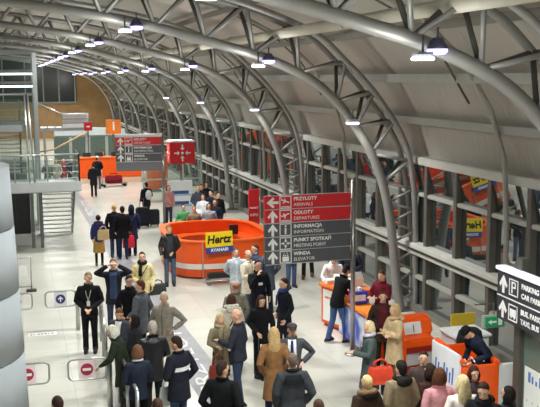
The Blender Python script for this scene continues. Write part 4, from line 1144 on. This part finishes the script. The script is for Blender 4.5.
p,hd = P((4.57, 16.87),1.68,160,'long haired person in short black coat and boots with a pull case',top=('coat','#151518',.74,1.0),pants=(T_,'#141416'),hair=('long','#3d261d'),arms=('front','bag'),extras=(('collar','#151518'),),female=1,head=(25,15),shoes='#121212')
suitcase('slim black pull case beside the long haired one in short black coat',hd[1].x-.2,hd[1].y-.05,.3,'#1c1c1f',.30,.55,.2)
P((5.35, 17.85),1.76,100,'person in dark suit coat with bright blue collar, turned left',top=('coat','#1b1d27',.58),pants=(T_,'#1c1d24'),hair=('short','#2c1c16'),arms=('pocket','relax'),extras=(('scarf','#333c74'),),stride=.15,head=(5,6))
# legs behind the sign
P((7.41, 24.04),1.78,195,'person in jeans mostly hidden behind the large direction sign',top=('jacket','#2a3044',.74),pants=(J_,'#405374'),hair=('short','#3a281e'),near=1)
P((8.26, 25.09),1.78,150,'person in dark trousers and brown shoes hidden behind the direction sign',top=('jacket','#26262a',.72),pants=(T_,'#1f1d1d'),hair=('short','#40301f'),shoes='#5d3b26',stride=.3)
# camel coat group
P((4.11, 14.34),1.75,-8,'person in camel coat with long straight blond hair, from behind',top=('coat','#8a6440',.48,1.06),pants=(T_,'#232a45'),hair=('long','#bd9c6d'),arms=('pocket','pocket'),female=1)
P((4.55, 14.73),1.68,165,'person in grey coat and flat cap with white shirt and blue tie',top=('coat','#4a4d52',.60),pants=(T_,'#26293a'),hair=('crop','#5c5047'),hat=('flatcap','#3c3a3a'),arms=('relax','hip'),extras=(('openshirt','#f0f0f2',.95),('tie','#27325f'),('collar','#3f4246')),head=(10,5))
P((3.95, 12.77),1.78,-5,'stocky person in black and slate jacket with short greying hair at the bottom',top=('jacket','#3c4044',.72),pants=(T_,'#25272c'),hair=('crop','#6b5a4e'),arms=('pocket','relax'),extras=(('yoke','#1d1f22'),('collar','#202225')),bulk=1.12)
P((3.76, 10.98),1.70,0,'brown haired person at the bottom edge below the open floor',top=('jacket','#3a3430',.75),pants=(T_,'#2a2a2e'),hair=('crop','#4d3528'))
# information desk
P((7.49, 20.83),1.66,170,'person in white shirt behind the information desk',top=('shirt','#eef0f4',.85),pants=(T_,'#2c2e36'),hair=('short','#6b5040'),arms=('rail','rail'),lean=22,extras=(('collar','#f4f4f6'),),head=(0,15))
P((8.17, 21.28),1.74,150,'person in navy top behind the sign pole at the desk back',top=('sweater','#23283a',.8),pants=(T_,'#23252c'),hair=('short','#2a1e18'),arms=('front','front'))
P((6.83, 18.64),1.80,-72,'person in black jacket, dark cap and jeans leaning on the information desk',top=('jacket','#17181b',.80),pants=(J_,'#46608c'),hair=('crop','#3a2c24'),hat=('cap','#23252e'),arms=('reach','reach'),lean=20,stride=.34,head=(25,14),extras=(('collar','#141416'),))
P((7.69, 18.11),1.72,120,'person in maroon jacket with pale shoulder bands, facing left at the desk end',top=('jacket','#6e1c2c',.74),pants=(T_,'#2a2228'),hair=('short','#5b3525'),arms=('hold','hold'),extras=(('yoke','#c9b9b9'),('collar','#6e1c2c')),head=(10,12))
P((6.98, 16.38),1.70,160,'person in dark brown jacket over dark red top behind the beige coat',top=('jacket','#3a2823',.70),pants=(T_,'#25201f'),hair=('short','#50301f'),arms=('front','relax'),extras=(('openshirt','#5d1f24',.95),),head=(0,5))
P((6.79, 15.35),1.70,100,'person in beige hooded coat facing left beside the orange kiosk',top=('coat','#c2a984',.58,1.04),pants=(T_,'#6b5a49'),hair=('mid','#b99c6e'),arms=('cross','cross'),extras=(('hoodback','#b79d77'),),female=1,bulk=1.06,head=(0,5))
p,hd = P((5.91, 14.45),1.68,80,'blond person in grey green coat and pale scarf with an orange red bag',top=('coat','#4d5957',.46,1.08),pants=(T_,'#3a4144'),hair=('bob','#d3be96'),arms=('elbowbag','hold'),extras=(('scarf','#b9b2c4'),('collar','#4d5957')),female=1,head=(10,10))
handbag('handbag','large orange red handbag on the arm of the grey green coat',(p.location.x+.10,p.location.y-.27,1.06),'#d8452a',.46,.32,.16,.14,-.1)
handbag('shopping_bag','dark navy bag hanging below the orange red handbag',(p.location.x+.32,p.location.y-.16,.72),'#23263c',.3,.28,.12,.1,-.1)
# bottom right
P((4.79, 11.81),1.66,15,'fair short haired person in brown coat with fur trimmed hood at the bottom',top=('coat','#3b2c22',.6),pants=(T_,'#26231f'),hair=('crop','#d8bd88'),extras=(('furhood','#7b5f43','#17140f'),),bulk=1.1)
P((5.40, 11.97),1.78,10,'dark haired person in olive beige jacket with black hood, from behind',top=('jacket','#8a7c63',.72),pants=(T_,'#2d2b28'),hair=('short','#1d1613'),extras=(('hoodback','#1d1b19'),),bulk=1.08)
P((6.13, 12.71),1.62,150,'dark haired person facing the camera between two dark haired heads',top=('jacket','#4a3e3a',.75),pants=(T_,'#2a2a2e'),hair=('short','#2d1e17'),arms=('front','front'))
P((5.95, 12.11),1.62,15,'person in dark brown coat with dark bob beside the pink jacket',top=('coat','#3f2a22',.58),pants=(T_,'#221d1b'),hair=('bob','#2b1a14'),female=1)
P((5.78, 11.46),1.78,0,'brown haired person in pink jacket seen from behind',top=('jacket','#c98f95',.72),pants=(T_,'#3a3238'),hair=('bob','#54311f'),arms=('hip','relax'),extras=(('collar','#c47d86'),),female=1,bulk=1.05)
P((6.00, 11.16),1.75,-5,'person in white jacket with long blond hair, from behind',top=('jacket','#e7e0da',.72),pants=(T_,'#32343c'),hair=('long','#d2bd92'),arms=('relax','front'),female=1)
P((6.15, 10.82),1.76,135,'dark haired person with glasses in black jacket at the bottom right',top=('jacket','#17181b',.72),pants=(T_,'#202126'),hair=('short','#2a1b15'),arms=('hold','hold'),extras=(('glasses',),('hoodback','#1b1c1f')),head=(5,20))
P((6.54, 11.83),1.62,170,'person with dark red bob facing the camera beside the boarding counter',top=('jacket','#3d3236',.72),pants=(T_,'#26232a'),hair=('bob','#3d1612'),arms=('front','front'),female=1,head=(5,10))
P((6.56, 10.88),1.62,40,'black haired person in dark quilted coat at the right behind the glasses wearer',top=('coat','#202227',.6),pants=(T_,'#202126'),hair=('bob','#15120f'),arms=('front','front'),bulk=1.06)
P((8.0,14.05),1.74,100,'staff person in navy sweater and dark cap inside the boarding counter',top=('sweater','#1e2638',.8),pants=(T_,'#1c1f28'),hair=('crop','#20150f'),hat=('cap','#15171c'),arms=('hold','hold'),lean=38,head=(0,15))
# four walking away, far left of centre
p,hd = P((2.44, 28.79),1.64,2,'person in royal blue jacket and mustard skirt carrying a beige shoulder bag',top=('jacket','#34386c',.84),pants=('skirt','#ab8648','#1b1b1f'),hair=('bun','#2a211c'),arms=('relax','relax'),extras=(('furhood','#2b2522','#34386c'),),female=1,shoes='#6d4a34')
handbag('shoulder_bag','beige shoulder bag against the back of the royal blue jacket',(p.location.x+.12,p.location.y-.27,1.32),'#c9b07d',.36,.32,.16,.12,.1)
P((3.08, 30.01),1.80,-4,'fair haired person in black coat walking away on the left of two',top=('coat','#1a1b20',.62),pants=(J_,'#2c3853'),hair=('crop','#c7a67a'),arms=('pocket','relax'),stride=.2,hat=None)
P((3.30, 29.59),1.78,0,'dark haired person in black jacket walking away in the middle of the group',top=('jacket','#17181c',.70),pants=(J_,'#273049'),hair=('short','#1b1512'),arms=('relax','relax'),stride=-.2,bulk=1.06)
p,hd = P((3.65, 30.01),1.74,-4,'person in long navy coat walking away with a red carrier bag',top=('coat','#22294a',.58),pants=(T_,'#1c2033'),hair=('mid','#1b1715'),arms=('relax','bag'),stride=.18,hat=('hood','#1f2644'),extras=(('strap','#3a3f5a'),))
handbag('carrier_bag','bright red plastic carrier bag carried beside the long navy coat',(p.location.x-.14,p.location.y-.16,.86),'#d6213a',.4,.42,.16,.12,.1,plastic('#d6213a',.35))
P((4.14, 25.30),1.78,178,'person in black leather jacket and jeans leaning at the orange rental counter',top=('jacket','#18181a',.80),pants=(J_,'#4d5c70'),hair=('crop','#a1744a'),arms=('relax','front'),topmat=leather,extras=(('openshirt','#3a3c40',1.0),('collar','#18181a')),head=(0,8))
# mid distance by the windows and board
FAR = [
 ((5.16, 37.15),1.66,20,'distant person in black jacket with white backpack left of the display board',('jacket','#1b1c20',.7),(T_,'#1d1e24'),('short','#2a1d16'),[('backpack','#d8d8da')]),
 ((5.89, 35.99),1.64,200,'distant person in pink top standing behind the black cases',('sweater','#c98a86',.8),(T_,'#3d3a44'),('bob','#6b4a30'),[]),
 ((6.85, 34.62),1.72,170,'distant person with pale hair right of the display board',('jacket','#4b4f5d',.72),(T_,'#2a2c33'),('crop','#c8b58d'),[]),
 ((6.58, 32.33),1.70,150,'distant person in white jacket right of the display board',('jacket','#d8dade',.72),(T_,'#33353d'),('bob','#4a3426'),[]),
 ((7.04, 33.07),1.74,120,'distant person in navy jacket near the second lattice column',('jacket','#22283e',.72),(T_,'#20222a'),('short','#2c2019'),[]),
 ((7.20, 32.56),1.72,200,'distant person in black jacket close to the lattice column foot',('jacket','#17181b',.72),(T_,'#20222a'),('short','#3a281e'),[]),
 ((6.35, 30.20),1.66,160,'distant person in pale grey coat in front of the navy jacket',('coat','#9fa1a8',.6),(T_,'#33353d'),('mid','#5b402c'),[]),
 ((5.53, 30.67),1.60,185,'distant person in green shirt just behind the orange rental counter',('shirt','#5a9a66',.85),(T_,'#20222a'),('short','#2c2019'),[]),
 ((5.80, 30.06),1.60,170,'distant person in brown top just behind the orange rental counter',('shirt','#8a7660',.85),(T_,'#20222a'),('short','#7a5a3a'),[]),
 ((7.06, 35.07),1.74,165,'distant person in charcoal coat behind the pale haired one',('coat','#2b2c30',.6),(T_,'#20222a'),('short','#2c2019'),[]),
 ((7.46, 36.02),1.70,190,'distant person in black coat furthest behind the white jacket',('coat','#191a1d',.6),(T_,'#20222a'),('bob','#2a1e16'),[]),
 ((6.74, 30.99),1.68,140,'distant person in dark blue coat right of the pale grey coat',('coat','#20263a',.6),(T_,'#20222a'),('bob','#6a4a30'),[]),
 ((4.22, 49.10),1.78,-20,'distant person in black jacket and white cap pushing a luggage trolley',('jacket','#1c1d22',.7),(J_,'#5a6a86'),('crop','#2c2019'),[]),
 ((3.74, 45.98),1.70,10,'distant person in dark coat close behind the trolley pusher',('coat','#24242a',.6),(T_,'#23242a'),('short','#2c2019'),[]),
 ((4.9,53.1),1.72,180,'distant staff person at the far orange counter, left one',('shirt','#5a4a44',.85),(T_,'#20222a'),('mid','#6b4028'),[]),
 ((6.2,53.2),1.72,175,'distant staff person in teal at the far orange counter, right one',('shirt','#3d6f6b',.85),(T_,'#20222a'),('short','#2c2019'),[]),
 ((1.56, 48.06),1.74,190,'distant person in grey green coat seen through the landing railing, leftmost',('coat','#5d6a60',.6),(T_,'#2b2e2c'),('short','#3a2a1e'),[]),
 ((2.03, 48.48),1.74,160,'distant person in pale coat seen through the landing railing',('coat','#b9b6ac',.6),(T_,'#4a4a4c'),('mid','#7a5a3c'),[]),
 ((2.42, 48.96),1.74,185,'distant person in red jacket seen through the landing railing',('jacket','#a83b3c',.72),(T_,'#7a3238'),('short','#3a2a1e'),[]),
 ((2.81, 48.58),1.76,175,'distant person in navy jacket at the right end of the landing railing',('jacket','#2a2f45',.72),(T_,'#24262e'),('short','#2a1e17'),[]),
]
for xy,H,fc,lab,tp,pn,hr,ex in FAR:
    person(xy[0],xy[1],H,fc,lab,top=tp,pants=pn,hair=hr,extras=ex,near=0,arms=('front','relax'),hat=('cap','#e8e6e2') if 'white cap' in lab else None)

# luggage standing about
xy = (4.81, 35.82); suitcase('large black suitcase standing left of the orange counter', xy[0], xy[1], .2, '#1c1d22', .52, .8, .32, True, None)
xy = (5.19, 35.95); suitcase('second black suitcase standing nearer the orange counter', xy[0]+.1, xy[1], -.1, '#22232a', .42, .68, .3, False, None)
t = thing('luggage_trolley','silver luggage trolley carrying a dark red bag, before the far orange counter','trolley',(5.15,49.9,0),.2)
MB().tube([(-.75,-.3,.95),(-.7,-.28,.2),(.7,-.25,.16),(.7,.25,.16),(-.7,.28,.2),(-.75,.3,.95)],.03,8,close=True).build('frame', STN, t, smooth=True)
MB().box(-.6,.7,-.26,.26,.16,.2).build('deck', GALV, t)
for x,y in ((-.6,-.25),(-.6,.25),(.6,-.18),(.6,.18)): MB().cyl((x,y-.03,.08),(x,y+.03,.08),.08,12).build('wheel', mat('#222222'), t, smooth=True)
t = thing('duffel_bag','dark red duffel bag lying on the luggage trolley','bag',(5.15,49.9,.205),.2)
MB().rings([[(x,y*r,.2+z*r) for y,z in ((-.22,-.2),(.22,-.2),(.25,0),(.2,.2),(-.2,.2),(-.25,0))] for x,r in ((-.45,.8),(-.4,1),(.4,1),(.45,.8))]).build('body', cloth('#7c1f2c'), t, bevel=.03)
MB().tube([(-.2,0,.38),(-.15,0,.52),(.15,0,.52),(.2,0,.38)],.02,6).build('handle', cloth('#2a1a1c'), t, smooth=True)

# ------------------------------------------------------------------ finish
finish_remesh()
camera()
w = bpy.data.worlds.new('night'); SC.world = w; w.use_nodes = True
w.node_tree.nodes['Background'].inputs['Color'].default_value = lin('#2b3136'); w.node_tree.nodes['Background'].inputs['Strength'].default_value = .3
SC.view_settings.view_transform = 'Standard'; SC.view_settings.look = 'None'
SC.view_settings.exposure = 0; SC.view_settings.gamma = 1; SC.view_settings.use_curve_mapping = False
SC.cycles.max_bounces = 8; SC.cycles.diffuse_bounces = 5; SC.cycles.glossy_bounces = 4; SC.cycles.transparent_max_bounces = 12
SC.cycles.sample_clamp_indirect = 6; SC.cycles.use_denoising = True
